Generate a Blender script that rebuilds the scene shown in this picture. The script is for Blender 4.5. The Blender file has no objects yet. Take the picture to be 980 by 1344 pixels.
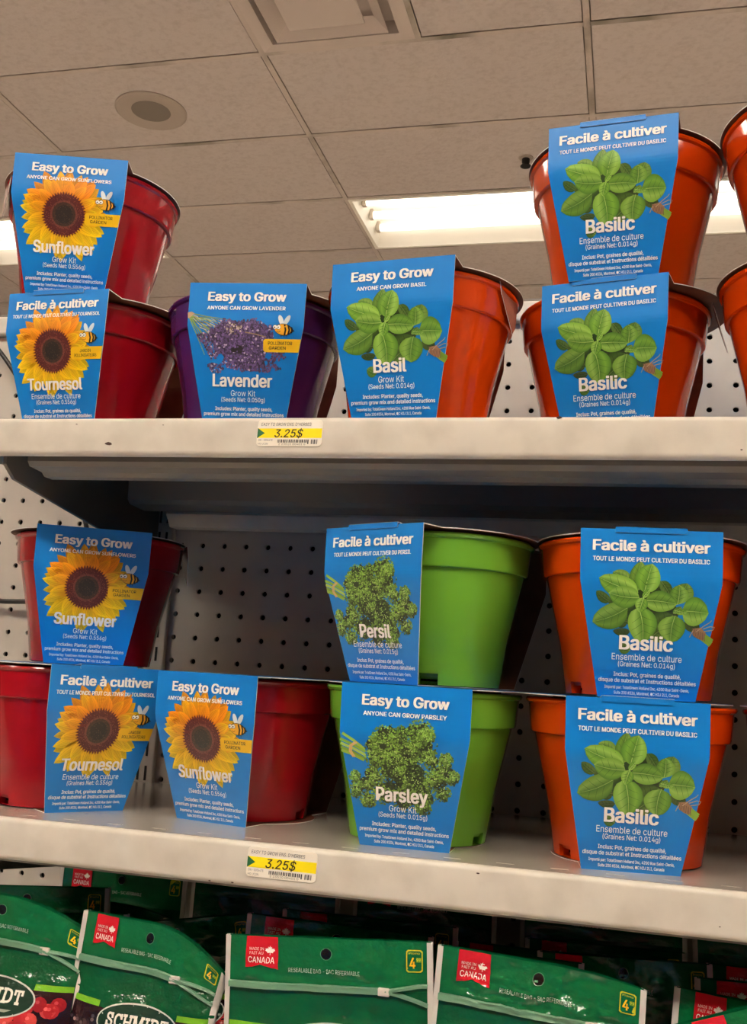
import bpy, bmesh, math, random
from mathutils import Vector, Matrix, noise

# ------------------------------------------------------------------ units
# everything is laid out in inches (1 in peg pitch) and turned into metres here
IN = 0.0254
Z0 = 62.27                      # inches from the floor up to the layout's zero height
def W(x, y, z): return Vector((x*IN, y*IN, (z+Z0)*IN))
FLOOR = -Z0
CEIL = 86.57
C = bpy.context.scene.collection
sc = bpy.context.scene
R = math.radians

# ------------------------------------------------------------------ camera, world, exposure
def make_camera():
    a, b, c = 0.2473, 0.1573, -0.05907
    Rz = Matrix.Rotation(a, 3, 'Z'); Rx = Matrix.Rotation(b, 3, 'X'); Ry = Matrix.Rotation(c, 3, 'Y')
    M = Rz @ Rx @ Ry
    right, fwd, up = M.col[0], M.col[1], M.col[2]
    cam = bpy.data.cameras.new('camera'); o = bpy.data.objects.new('camera', cam); C.objects.link(o)
    rot = Matrix((right, up, -fwd)).transposed()
    o.matrix_world = Matrix.Translation(W(19.0792, -41.6272, -5.1729)) @ rot.to_4x4()
    cam.sensor_fit = 'VERTICAL'; cam.sensor_height = 24.0
    cam.lens = 1356.44/1344*24.0
    cam.clip_start = 0.02; cam.clip_end = 200
    sc.camera = o
make_camera()
world = bpy.data.worlds.new('world'); sc.world = world; world.use_nodes = True
bg = world.node_tree.nodes['Background']
bg.inputs[0].default_value = (1.0, 0.90, 0.78, 1); bg.inputs[1].default_value = 0.05
LAMP = 22.0        # out-of-view tubes over the aisles, added to light the shelves
LAMP_FAR = 1.1     # tubes of the rows beyond the gondola, dimmed so housings don't clip
LAMP_COL = (1.0, 0.905, 0.785)
sc.view_settings.view_transform = 'Standard'; sc.view_settings.look = 'None'
sc.view_settings.exposure = 1.5; sc.view_settings.gamma = 1.0
sc.view_settings.use_curve_mapping = False
try:
    sc.cycles.use_denoising = True
    sc.cycles.max_bounces = 8; sc.cycles.diffuse_bounces = 5
    sc.cycles.sample_clamp_indirect = 6.0
    sc.cycles.caustics_reflective = False; sc.cycles.caustics_refractive = False
except Exception: pass

# ------------------------------------------------------------------ materials
def lin(c):
    f = lambda v: (v/12.92 if v <= 0.04045 else ((v+0.055)/1.055)**2.4)
    return tuple(f(x/255.0) for x in c[:3]) + (1.0,)

def mat(name, col, rough=0.5, metal=0.0, spec=0.5, coat=0.0, bump=0.0, bscale=200.0, spots=None, bdist=0.0005, coat_rough=0.08):
    m = bpy.data.materials.new(name); m.use_nodes = True
    nt = m.node_tree; b = nt.nodes['Principled BSDF']
    b.inputs['Base Color'].default_value = lin(col)
    b.inputs['Roughness'].default_value = rough; b.inputs['Metallic'].default_value = metal
    b.inputs['Specular IOR Level'].default_value = spec
    b.inputs['Coat Weight'].default_value = coat; b.inputs['Coat Roughness'].default_value = coat_rough
    tc = nt.nodes.new('ShaderNodeTexCoord')
    n = nt.nodes.new('ShaderNodeTexNoise'); n.inputs['Scale'].default_value = bscale; n.inputs['Detail'].default_value = 4
    nt.links.new(tc.outputs['Object'], n.inputs['Vector'])
    if bump > 0:
        bp = nt.nodes.new('ShaderNodeBump'); bp.inputs['Strength'].default_value = bump; bp.inputs['Distance'].default_value = bdist
        nt.links.new(n.outputs['Fac'], bp.inputs['Height']); nt.links.new(bp.outputs['Normal'], b.inputs['Normal'])
    if spots:
        (col2, scale2, lo, hi) = spots
        n2 = nt.nodes.new('ShaderNodeTexNoise'); n2.inputs['Scale'].default_value = scale2; n2.inputs['Detail'].default_value = 5
        nt.links.new(tc.outputs['Object'], n2.inputs['Vector'])
        mr = nt.nodes.new('ShaderNodeMapRange'); mr.inputs['From Min'].default_value = lo; mr.inputs['From Max'].default_value = hi
        nt.links.new(n2.outputs['Fac'], mr.inputs['Value'])
        mx = nt.nodes.new('ShaderNodeMix'); mx.data_type = 'RGBA'
        mx.inputs['A'].default_value = lin(col); mx.inputs['B'].default_value = lin(col2)
        nt.links.new(mr.outputs['Result'], mx.inputs['Factor']); nt.links.new(mx.outputs['Result'], b.inputs['Base Color'])
    return m

def mat_print(name, rough, coat=0.0, bump=0.0, bscale=60, bdist=0.001, spec=0.5, coat_rough=0.1):
    m = mat(name, (128, 128, 128), rough, 0, spec, coat, bump, bscale, bdist=bdist, coat_rough=coat_rough)
    nt = m.node_tree; b = nt.nodes['Principled BSDF']
    a = nt.nodes.new('ShaderNodeVertexColor'); a.layer_name = 'Col'
    nt.links.new(a.outputs['Color'], b.inputs['Base Color'])
    return m

def mat_emit(name, col, strength):
    m = bpy.data.materials.new(name); m.use_nodes = True
    b = m.node_tree.nodes['Principled BSDF']
    b.inputs['Base Color'].default_value = (0.9, 0.9, 0.9, 1)
    b.inputs['Emission Color'].default_value = (*col, 1); b.inputs['Emission Strength'].default_value = strength
    return m

M = dict(
    shelf=mat('shelf_paint', (214, 207, 194), 0.34, 0, 0.4, bump=0.12, bscale=900, bdist=0.0002, spots=((196, 188, 175), 26, 0.45, 0.75)),
    deck=mat('shelf_deck_paint', (186, 178, 166), 0.24, 0, 0.6, coat=0.7, bump=0.1, bscale=500, bdist=0.0003, coat_rough=0.16),
    shelf_dark=mat('shelf_paint_shaded', (126, 119, 109), 0.5, 0, 0.3, bump=0.08, bscale=700, bdist=0.0002),  # shelf paint darkened, with the shade under the shelves put into its colour
    bracket=mat('bracket_paint', (104, 98, 90), 0.5, 0, 0.35),
    peg=mat('pegboard_paint', (192, 185, 174), 0.5, 0, 0.35, bump=0.1, bscale=800, bdist=0.0002, spots=((182, 175, 164), 12, 0.4, 0.7)),
    cavity=mat('cavity_shade', (26, 23, 21), 0.9),  # near-black colour stands in for the shade inside holes and slots
    chip=mat('chipped_paint', (70, 48, 40), 0.8, bump=0.4, bscale=900),
    tile=mat('ceiling_tile', (192, 181, 177), 0.95, 0, 0.1, bump=0.4, bscale=60, bdist=0.004, spots=((178, 166, 160), 42, 0.45, 0.8)),
    tbar=mat('ceiling_grid_paint', (188, 174, 166), 0.7, spots=((112, 106, 92), 2.6, 0.52, 0.70)),
    gap=mat('tile_gap', (150, 139, 130), 0.9),
    vent=mat('vent_paint', (192, 178, 171), 0.6),
    dark=mat('dark_recess', (52, 47, 42), 0.8),
    speaker=mat('speaker_rim', (166, 152, 142), 0.7),
    grille=mat('speaker_grille', (118, 108, 100), 0.8, bump=0.5, bscale=400),
    fixture=mat('fixture_enamel', (240, 236, 226), 0.45),
    tube=mat_emit('fluorescent_tube', LAMP_COL, LAMP),
    tube_far=mat_emit('fluorescent_tube_dim', LAMP_COL, LAMP_FAR),
    cap=mat('tube_holder', (190, 178, 165), 0.5),
    floor=mat('floor_tile', (226, 218, 206), 0.35, 0, 0.4, spots=((210, 202, 190), 3, 0.4, 0.65)),
    wall=mat('store_wall', (200, 190, 175), 0.9),
    card=mat_print('printed_card', 0.34, coat=0.25, bump=0.05, bscale=45, bdist=0.001, coat_rough=0.22),
    kraft=mat('kraft_card', (112, 66, 46), 0.5, 0, 0.45, bump=0.15, bscale=500, bdist=0.0002, spots=((92, 54, 38), 60, 0.4, 0.7)),
    cardedge=mat('card_edge', (214, 210, 204), 0.7),
    cardback=mat('card_outer_blue', (6, 118, 200), 0.34, coat=0.25),
    flapin=mat('flap_inner', (150, 100, 84), 0.22, 0, 0.6),
    red=mat('red_plastic', (156, 11, 24), 0.13, 0, 0.5, bump=0.04, bscale=60, bdist=0.0008),
    orange=mat('orange_plastic', (200, 62, 5), 0.13, 0, 0.5, bump=0.04, bscale=60, bdist=0.0008),
    green=mat('green_plastic', (106, 168, 50), 0.13, 0, 0.5, bump=0.04, bscale=60, bdist=0.0008),
    purple=mat('purple_plastic', (76, 36, 98), 0.13, 0, 0.5, bump=0.04, bscale=60, bdist=0.0008),
    bag=mat_print('bag_film', 0.11, coat=0.5, bump=0.6, bscale=75, bdist=0.004, spec=0.55, coat_rough=0.06),
    seam=mat('bag_seam', (206, 200, 192), 0.4, bump=0.1, bscale=300),
    zip=mat('zip_strip', (98, 138, 110), 0.35, 0, 0.5, bump=0.5, bscale=600, bdist=0.0006),
    slider=mat('zip_slider', (208, 200, 190), 0.25, 0, 0.5),
    label=mat_print('price_label_paper', 0.5),
    cable=mat('black_cable', (22, 20, 19), 0.45),
)

# ------------------------------------------------------------------ mesh helpers (inches in, metres out)
def link(name, me, parent=None):
    o = bpy.data.objects.new(name, me); C.objects.link(o)
    if parent: o.parent = parent
    return o
def finish(bm, name, mats, parent=None, smooth=None, scale=True):
    if scale: bmesh.ops.scale(bm, vec=(IN,)*3, verts=bm.verts)
    if smooth is not None:
        for f in bm.faces: f.smooth = True
        for e in bm.edges:
            if len(e.link_faces) == 2 and e.calc_face_angle(0) > R(smooth): e.smooth = False
    me = bpy.data.meshes.new(name); bm.to_mesh(me); bm.free()
    for m in (mats if isinstance(mats, (list, tuple)) else [mats]): me.materials.append(m)
    return link(name, me, parent)
def up(o):     # a top-level mesh laid out in absolute inches: lift it to the floor datum
    o.location = W(0, 0, 0); return o
def box(bm, x0, x1, y0, y1, z0, z1, mi=0, bevel=0):
    r = bmesh.ops.create_cube(bm, size=1.0)
    vs = r['verts']
    for v in vs:
        v.co = Vector((x0 if v.co.x < 0 else x1, y0 if v.co.y < 0 else y1, z0 if v.co.z < 0 else z1))
    fs = set(f for v in vs for f in v.link_faces)
    for f in fs: f.material_index = mi
    if bevel:
        es = list(set(e for f in fs for e in f.edges))
        bmesh.ops.bevel(bm, geom=es, offset=bevel, segments=2, profile=0.5, affect='EDGES')
def prism_x(bm, prof, x0, x1, mi=0):           # closed (y,z) profile swept along x
    a = [bm.verts.new((x0, y, z)) for y, z in prof]; b = [bm.verts.new((x1, y, z)) for y, z in prof]
    n = len(prof)
    fs = [bm.faces.new((a[i], a[(i+1) % n], b[(i+1) % n], b[i])) for i in range(n)]
    fs.append(bm.faces.new(a[::-1])); fs.append(bm.faces.new(b))
    for f in fs: f.material_index = mi
def lathe(bm, prof, n=96, mi=0, a0=0.0):
    rings = []
    for r, z in prof:
        if r < 1e-6: rings.append([bm.verts.new((0, 0, z))])
        else: rings.append([bm.verts.new((r*math.cos(a0+2*math.pi*i/n), r*math.sin(a0+2*math.pi*i/n), z)) for i in range(n)])
    for A, B in zip(rings, rings[1:]):
        for i in range(n):
            j = (i+1) % n
            if len(A) == 1 and len(B) == 1: continue
            if len(A) == 1: f = bm.faces.new((A[0], B[j], B[i]))
            elif len(B) == 1: f = bm.faces.new((A[i], A[j], B[0]))
            else: f = bm.faces.new((A[i], A[j], B[j], B[i]))
            f.material_index = mi
    return rings
def tube(bm, pts, r, n=8, mi=0):
    prev = None
    for k, p in enumerate(pts):
        d = (pts[min(k+1, len(pts)-1)] - pts[max(k-1, 0)]).normalized()
        s = d.cross(Vector((0, 0, 1)) if abs(d.z) < .9 else Vector((1, 0, 0))).normalized(); t = d.cross(s)
        ring = [bm.verts.new(p + r*(math.cos(2*math.pi*i/n)*s + math.sin(2*math.pi*i/n)*t)) for i in range(n)]
        if prev:
            for i in range(n): bm.faces.new((prev[i], prev[(i+1) % n], ring[(i+1) % n], ring[i])).material_index = mi
        else: bm.faces.new(ring[::-1]).material_index = mi
        prev = ring
    bm.faces.new(prev).material_index = mi
def extrude_poly(bm, pts3, off, mi_front=0, mi_back=0, mi_side=0):
    a = [bm.verts.new(p) for p in pts3]; b = [bm.verts.new(Vector(p)+off) for p in pts3]
    f = bm.faces.new(a); f.material_index = mi_front
    g = bm.faces.new(b[::-1]); g.material_index = mi_back
    n = len(a)
    for i in range(n): bm.faces.new((a[i], b[i], b[(i+1) % n], a[(i+1) % n])).material_index = mi_side
def tag(o, label=None, cat=None, group=None, kind=None):
    if label: o['label'] = label
    if cat: o['category'] = cat
    if group: o['group'] = group
    if kind: o['kind'] = kind
    return o
def empty(name, loc, rz=0.0):
    o = bpy.data.objects.new(name, None); C.objects.link(o); o.location = loc; o.rotation_euler = (0, 0, rz)
    o.empty_display_size = 0.02
    return o

# ------------------------------------------------------------------ printing: flat artwork laid in 2-D and mapped onto a surface
WHITE = (255, 250, 242)
_glyph_cache = {}
GLYPHS = {}       # letter outlines, 300 units to the capital height
for _ln in """
#260:143,0 192,300 222,300 173,0/6,83 11,113 236,113 231,83/37,0 87,300 117,300 68,0/24,187 29,217 253,217 248,187
$263:119,-44 119,344 144,344 144,-44/132,-5 101,-3 75,5 54,18 38,35 27,56 23,81 62,81 65,65 73,52 84,42 98,35 132,29 151,31 169,36 183,43 194,54 201,67 204,82 202,95 196,106 174,121 144,131 108,141 75,154 51,171 36,192 31,220 34,243 44,264 60,281 81,294 106,301 134,304 162,301 186,293 207,281 222,265 232,245 236,223 199,223 193,243 178,258 158,267 133,270 115,269 99,264 86,257 76,247 70,235 68,221 70,208 77,197 100,182 125,173 156,165 184,155 212,140 233,116 239,101 241,82 238,58 228,37 212,20 191,6 164,-2
'122:46,187 41,300 80,300 76,187
(161:53,122 59,191 78,260 104,318 139,318 113,252 95,185 89,122 95,68 111,10 139,-57 104,-57 82,-13 66,32 56,77
)161:22,-57 51,11 67,69 72,122 66,185 49,252 22,318 57,318 84,260 102,191 109,122 105,77 95,31 79,-13 57,-57
,111:22,-70 40,42 81,42 50,-70
-267:199,144 199,111 67,111 67,144
.111:56,-3 46,-1 37,5 31,14 29,24 31,35 37,43 46,49 56,51 67,49 75,43 81,35 83,24 81,14 75,5 67,-1
0267:134,-4 103,1 77,14 56,36 41,67 31,105 28,150 31,195 41,233 56,263 77,286 103,299 134,304 164,299 190,286 211,263 227,233 236,195 239,150 236,105 227,67 211,36 191,14 165,1/134,29 154,33 171,43 185,61 195,85 201,115 203,150 201,185 195,215 185,239 171,257 154,267 134,271 113,267 96,257 83,239 73,215 66,185 64,150 66,115 73,85 83,61 96,43 113,33
1267:45,0 45,32 231,32 231,0/163,300 163,0 125,0 125,264 123,264 51,211 51,252 117,300
2267:38,0 38,28 138,135 166,167 183,193 189,219 187,234 181,247 173,257 161,265 132,271 116,269 102,264 90,255 82,244 77,230 75,213 39,213 42,239 51,261 65,279 84,293 107,301 133,304 158,301 180,293 199,280 213,263 222,242 225,220 219,187 198,153 157,106 90,36 90,33 230,33 230,0
3267:128,-4 102,-2 78,6 58,18 41,34 30,54 26,78 64,78 68,63 75,51 85,42 97,35 129,29 162,36 175,44 186,55 192,69 194,85 192,101 186,116 176,128 162,138 143,144 119,146 92,146 92,176 170,264 170,267 41,267 41,300 220,300 220,272 125,164 125,170 156,170 182,163 203,149 219,131 228,110 232,85 228,61 218,39 203,21 182,7 157,-1
4267:23,62 23,93 146,300 183,300 64,98 64,96 244,96 244,62/166,0 166,71 166,86 166,187 202,187 202,0
5267:130,-4 105,-1 83,7 64,19 49,35 39,55 35,77 72,77 75,64 81,52 102,36 130,29 148,32 163,38 176,48 185,62 191,78 193,96 191,114 185,130 175,144 162,155 146,161 128,163 99,158 76,145 40,149 57,300 216,300 216,267 89,267 79,178 80,178 105,192 135,197 155,195 173,189 190,180 203,168 215,153 223,136 229,117 231,96 227,69 218,45 202,24 182,9 158,-1
6267:133,-4 107,-1 84,9 65,24 50,44 41,68 37,95 40,118 47,141 81,201 149,300 190,300 89,154 86,154 97,170 115,181 139,185 164,182 186,174 204,160 218,141 226,119 229,93 226,66 217,43 202,23 183,8 160,-1/133,29 150,31 164,37 176,47 185,60 191,75 193,93 191,110 185,126 176,139 164,148 150,154 133,156 117,154 102,148 90,139 81,126 76,111 74,93 76,76 81,60 90,47 102,37 117,31
7267:57,0 191,264 191,267 37,267 37,300 230,300 230,265 97,0
8267:133,-4 105,-1 80,7 59,20 44,36 34,57 31,80 33,98 38,115 48,130 60,142 74,151 90,156 90,157 70,166 55,182 45,202 41,224 44,246 53,265 67,281 86,294 108,301 133,304 158,301 181,294 199,281 213,265 222,246 225,224 222,202 212,182 197,166 177,157 177,156 193,151 207,142 219,130 228,115 234,98 236,80 233,57 223,36 208,20 187,7 162,-1/133,29 152,31 168,36 181,43 190,54 197,67 199,82 196,97 190,111 180,123 167,131 151,137 133,139 116,137 100,131 87,123 77,111 70,97 68,82 70,67 76,54 86,43 99,36 115,31/133,171 162,177 173,185 181,195 186,207 188,221 187,236 181,248 173,258 162,265 133,271 105,265 94,258 85,248 80,236 78,221 80,207 85,195 94,185 105,177
9267:133,304 160,301 183,291 202,276 217,256 226,232 229,205 227,182 220,159 186,99 118,0 77,0 178,146 181,146 170,130 151,119 128,115 103,118 81,126 63,140 49,159 40,181 37,207 41,234 50,257 65,277 84,292 107,301/133,271 117,269 103,263 91,253 82,240 76,225 74,207 76,190 82,174 91,161 103,152 117,146 133,144 150,146 164,152 176,161 185,174 191,189 193,207 191,224 185,240 176,253 164,263 150,269
:111:56,-3 46,-1 37,5 31,14 29,24 31,35 37,43 46,49 56,51 67,49 75,43 81,35 83,24 81,14 75,5 67,-1/56,160 46,162 37,168 31,176 29,186 31,197 37,206 46,211 56,213 67,211 75,206 81,197 83,186 81,176 75,168 67,162
A283:10,0 119,300 163,300 273,0 233,0 169,178 156,219 137,282 145,282 126,219 112,178 50,0/65,84 65,117 218,117 218,84
B269:35,0 35,300 142,300 171,297 194,289 212,277 225,261 232,242 235,220 233,203 228,189 210,169 186,157 186,155 200,152 214,145 227,134 237,120 244,102 246,80 244,59 236,39 223,23 203,11 178,3 145,0/73,34 144,34 174,37 194,47 206,62 210,81 208,95 202,108 193,120 180,129 165,134 146,136 73,136/73,168 140,168 170,175 182,182 191,192 196,205 198,219 195,238 184,253 167,263 142,266 73,266
C301:158,-4 121,1 89,15 62,37 41,68 28,106 24,150 28,194 41,232 62,262 89,285 121,299 158,304 201,297 220,289 237,278 252,264 264,247 273,227 279,205 241,205 230,233 211,253 186,265 158,269 132,265 108,255 89,238 74,215 64,185 61,150 64,115 74,85 89,62 108,45 132,35 158,31 186,35 211,48 230,67 241,95 279,95 273,73 264,53 252,37 237,22 220,11 201,3 180,-2
D296:129,0 57,0 57,34 127,34 160,37 187,48 209,65 223,88 232,117 235,151 232,184 224,213 209,236 188,252 162,263 130,266 55,266 55,300 133,300 174,296 208,282 235,260 256,231 268,194 272,151 268,107 256,70 235,40 207,18 171,5/73,300 73,0 35,0 35,300
E247:35,0 35,300 220,300 220,266 73,266 73,169 210,169 210,135 73,135 73,34 221,34 221,0
F242:35,0 35,300 218,300 218,266 73,266 73,164 204,164 204,130 73,130 73,0
G307:158,-4 121,1 88,15 61,38 41,68 28,106 24,150 28,194 41,232 61,262 88,285 120,299 156,304 179,302 201,297 220,288 238,277 253,262 265,246 274,227 280,206 241,206 228,232 210,252 186,264 156,269 131,265 108,255 89,238 74,215 64,185 61,150 64,115 74,85 89,62 109,45 132,35 158,31 182,34 203,42 221,55 234,73 242,94 245,119 256,117 167,117 167,151 282,151 282,118 278,83 266,54 247,29 222,11 192,0
H305:35,0 35,300 73,300 73,170 231,170 231,300 269,300 269,0 231,0 231,137 73,137 73,0
I177:18,0 18,34 70,34 70,266 18,266 18,300 159,300 159,266 108,266 108,34 159,34 159,0
J234:109,-4 73,2 44,19 26,48 20,86 20,102 58,102 58,86 61,61 72,44 88,33 109,29 130,33 146,44 157,61 160,86 160,300 198,300 198,86 192,48 173,19 145,2
K275:62,86 62,127 82,154 103,179 125,203 214,300 264,300 136,163 134,163/35,0 35,300 73,300 73,197 73,133 73,114 73,0/219,0 111,153 134,182 265,0
L232:35,0 35,300 73,300 73,34 213,34 213,0
M370:35,0 35,300 89,300 163,110 169,94 176,72 184,49 190,29 181,29 187,49 195,71 202,93 208,110 281,300 335,300 335,0 297,0 297,172 297,193 298,217 298,244 299,270 302,270 293,241 284,214 276,190 269,172 202,0 169,0 100,172 94,189 85,213 76,240 66,270 70,270 71,245 71,219 72,194 72,172 72,0
N309:35,0 35,300 80,300 202,108 214,89 229,63 244,32 239,32 236,64 235,93 235,115 235,300 273,300 273,0 228,0 119,171 105,195 87,225 63,267 70,268 72,226 73,193 74,172 74,0
O314:157,-4 121,1 89,15 62,37 41,68 28,106 24,150 28,194 41,232 62,262 89,285 121,299 157,304 194,299 226,285 253,262 274,232 286,194 291,150 286,106 274,68 253,37 226,15 194,1/157,31 183,35 206,45 226,62 241,85 250,114 254,150 250,185 241,215 226,238 206,255 183,265 157,269 132,265 109,255 89,238 74,215 64,185 61,150 64,114 74,85 89,62 109,45 132,35
P262:35,0 35,300 139,300 170,297 196,287 216,273 230,253 238,231 241,205 238,179 230,157 216,137 196,122 170,113 139,110 64,110 64,143 137,143 158,145 175,151 188,161 196,173 201,188 203,205 201,222 196,237 188,249 175,259 158,265 137,267 73,267 73,0
Q314:145,94 184,94 218,50 226,38 276,-28 236,-28 204,16 195,27/157,-4 121,1 89,15 62,37 41,68 28,106 24,150 28,194 41,232 62,262 89,285 121,299 157,304 194,299 226,285 253,262 274,232 286,194 291,150 286,106 274,68 253,37 226,15 194,1/157,31 183,35 206,45 226,62 241,85 250,114 254,150 250,185 241,215 226,238 206,255 183,265 157,269 132,265 109,255 89,238 74,215 64,185 61,150 64,114 74,85 89,62 109,45 132,35
R265:35,0 35,300 139,300 171,297 196,288 216,274 230,255 239,233 241,208 239,182 230,160 216,142 196,128 171,119 139,117 57,117 57,150 138,150 159,152 176,157 188,166 197,177 202,191 204,208 202,224 197,239 188,250 175,259 159,265 137,267 73,267 73,0/208,0 136,135 179,135 252,0
S263:132,-5 101,-3 75,5 54,18 38,35 27,56 23,81 62,81 65,65 73,52 84,42 98,35 132,29 151,31 169,36 183,43 194,54 201,67 204,82 202,95 196,106 174,121 144,131 108,141 75,154 51,171 36,192 31,220 34,243 44,264 60,281 81,294 106,301 134,304 162,301 186,293 207,281 222,265 232,245 236,223 199,223 193,243 178,258 158,267 133,270 115,269 99,264 86,257 76,247 70,235 68,221 70,208 77,197 100,182 125,173 156,165 184,155 212,140 233,116 239,101 241,82 238,58 228,37 212,20 191,6 164,-2
T265:19,266 19,300 246,300 246,266 151,266 151,0 114,0 114,266
U305:153,-5 119,-1 91,9 67,26 50,47 39,73 35,102 35,300 73,300 73,105 76,85 83,67 95,52 110,40 130,33 153,30 176,33 195,40 211,52 222,67 229,85 232,105 232,300 270,300 270,102 266,73 255,47 238,26 214,9 186,-1
V283:120,0 10,300 50,300 113,122 127,81 146,18 138,18 157,81 171,122 233,300 273,300 164,0
W405:91,0 10,300 49,300 96,116 103,86 110,55 116,23 112,23 118,55 125,86 132,116 181,300 224,300 272,116 280,86 287,55 293,23 288,23 294,55 301,86 308,116 356,300 395,300 313,0 269,0 217,190 207,231 198,280 206,280 198,233 187,190 136,0
Y278:120,0 120,123 10,300 54,300 113,203 131,172 147,136 132,136 148,173 165,203 225,300 268,300 158,123 158,0
a230:94,-5 74,-3 56,3 40,13 28,26 20,43 18,64 20,81 25,95 34,106 46,114 74,124 105,130 138,134 156,139 161,143 162,150 162,151 157,175 141,190 115,195 88,190 69,177 59,161 24,172 34,190 46,204 61,214 78,221 114,227 141,224 169,213 180,203 190,189 196,171 199,148 199,0 163,0 163,31 161,31 149,14 127,1/100,27 119,29 134,35 147,44 155,55 161,68 162,81 162,112 153,107 136,104 118,101 103,99 79,94 61,82 56,73 54,62 60,43 77,31
b250:135,-5 117,-3 102,2 81,18 70,35 66,35 66,0 31,0 31,300 67,300 67,188 70,188 81,204 101,220 116,225 135,227 161,223 185,213 204,196 218,173 227,144 230,111 227,78 218,50 204,27 185,9 162,-1/130,28 149,30 165,39 177,52 186,69 192,89 193,112 192,134 186,154 177,171 165,184 149,192 130,194 111,192 95,184 83,172 74,155 68,135 66,112 68,88 74,68 83,51 95,38 111,30
c233:122,-5 94,-1 69,10 48,27 33,50 23,78 20,111 23,143 33,172 48,195 69,212 94,223 122,227 153,222 180,210 200,190 213,163 179,154 171,171 159,183 143,192 122,194 102,192 86,183 73,169 64,152 59,132 57,111 59,89 64,69 73,52 86,39 102,30 122,27 143,30 160,39 172,52 179,69 214,60 201,33 181,13 154,0
d250:115,-5 89,-1 66,9 47,27 32,50 23,78 20,111 23,144 32,173 47,196 66,213 89,223 115,227 134,225 149,220 169,204 181,188 183,188 183,300 219,300 219,0 184,0 184,35 181,35 169,18 149,2 134,-3/121,28 139,30 155,38 168,51 177,68 182,88 184,112 182,135 177,155 168,172 155,184 140,192 121,194 101,192 85,184 73,171 64,154 59,134 57,112 59,89 64,69 73,52 86,39 101,30
e238:125,-5 95,-1 69,10 48,27 33,50 23,78 20,110 23,143 33,171 48,194 68,212 93,223 121,227 157,221 173,213 188,201 201,186 211,166 217,143 219,114 219,100 44,100 44,130 199,130 183,119 181,140 176,158 167,174 155,185 140,192 121,195 102,192 86,185 74,173 64,159 58,142 57,124 57,105 59,82 65,63 75,47 89,36 106,29 125,27 150,31 168,43 180,62 215,54 208,37 198,23 184,11 167,3 147,-3
f150:134,224 134,193 4,193 4,224/48,0 48,254 50,272 56,287 67,298 80,306 111,312 131,311 143,307 134,276 127,278 115,279 101,277 91,271 85,261 84,247 84,0
g251:122,-89 99,-87 79,-82 49,-65 30,-41 60,-24 72,-39 91,-52 122,-57 147,-54 166,-44 179,-28 184,-3 184,40 181,40 169,24 149,9 134,4 115,3 89,6 66,16 47,32 33,53 23,80 20,113 23,145 32,173 47,196 66,213 89,223 116,227 135,225 149,220 170,204 181,188 185,188 185,224 220,224 220,-5 216,-32 207,-53 191,-69 171,-80 148,-87/121,35 140,37 155,44 168,56 177,71 182,91 184,114 182,136 177,156 168,172 156,184 140,192 121,194 102,192 86,184 73,171 64,155 59,135 57,114 59,91 64,72 73,57 86,45 102,37
i98:31,0 31,224 67,224 67,0/49,261 40,263 32,268 26,276 24,285 26,294 32,302 40,307 49,309 59,307 67,302 73,294 74,285 73,276 67,268 59,263
l112:82,-1 60,2 44,12 34,28 31,50 31,300 67,300 67,58 71,37 77,32 86,31 95,31 100,32 107,2 95,-1
m360:31,0 31,224 66,224 66,174 63,174 69,191 78,204 101,222 129,228 152,224 169,213 182,195 189,174 184,174 190,189 199,202 224,221 258,228 276,226 293,219 308,209 319,194 326,174 328,150 328,0 292,0 292,150 289,170 279,184 264,192 247,195 233,193 221,189 204,171 198,146 198,0 162,0 162,153 159,170 149,183 135,192 118,195 93,189 82,181 74,171 69,157 67,140 67,0
n242:67,134 67,0 31,0 31,224 66,224 66,170 60,170 73,196 90,214 110,223 134,227 155,224 174,217 189,206 201,189 208,168 211,142 211,0 175,0 175,139 171,162 161,179 145,190 124,194 109,192 95,187 83,179 74,167 69,152
o245:122,-5 94,-1 69,10 48,27 33,50 23,78 20,111 23,143 33,172 48,195 69,212 94,223 122,227 151,223 176,212 197,195 212,172 222,143 225,111 222,78 212,50 197,27 176,10 151,-1/122,27 143,30 159,39 172,52 181,69 186,89 188,111 186,132 181,152 172,169 159,183 143,192 122,194 102,192 86,183 73,169 64,152 59,132 57,111 59,89 64,69 73,52 86,39 102,30
p250:31,-84 31,224 66,224 66,188 70,188 81,204 101,220 116,225 135,227 161,223 185,213 204,196 218,173 227,144 230,111 227,78 218,50 204,27 185,9 162,-1 135,-5 117,-3 102,2 81,18 70,35 67,35 67,-84/130,28 149,30 165,39 177,52 186,69 192,89 193,112 192,134 186,154 177,171 165,184 149,192 130,194 111,192 95,184 83,172 74,155 68,135 66,112 68,88 74,68 83,51 95,38 111,30
q250:219,-84 183,-84 183,35 181,35 169,18 149,2 134,-3 115,-5 89,-1 66,9 47,27 32,50 23,78 20,111 23,144 32,173 47,196 66,213 89,223 115,227 134,225 149,220 169,204 181,188 184,188 184,224 219,224/121,28 139,30 155,38 168,51 177,68 182,88 184,112 182,135 177,155 168,172 155,184 140,192 121,194 101,192 85,184 73,171 64,154 59,134 57,112 59,89 64,69 73,52 86,39 101,30
r153:31,0 31,224 66,224 66,189 68,189 77,205 90,217 107,224 126,227 135,227 144,226 144,190 136,191 122,192 107,190 94,186 83,178 74,167 69,154 67,140 67,0
s215:107,-5 85,-3 66,2 50,11 36,22 27,37 21,56 55,63 62,47 73,36 88,29 107,27 128,29 144,37 155,48 158,61 156,71 150,80 139,87 125,91 88,100 61,110 43,123 31,140 28,161 30,180 38,196 51,209 68,218 88,225 110,227 132,225 150,220 165,211 176,200 191,171 158,163 152,175 143,186 129,194 111,196 92,194 77,187 67,176 64,163 66,152 73,143 101,131 135,123 162,114 181,101 192,84 195,63 193,44 184,28 171,14 153,4 132,-3
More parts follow.
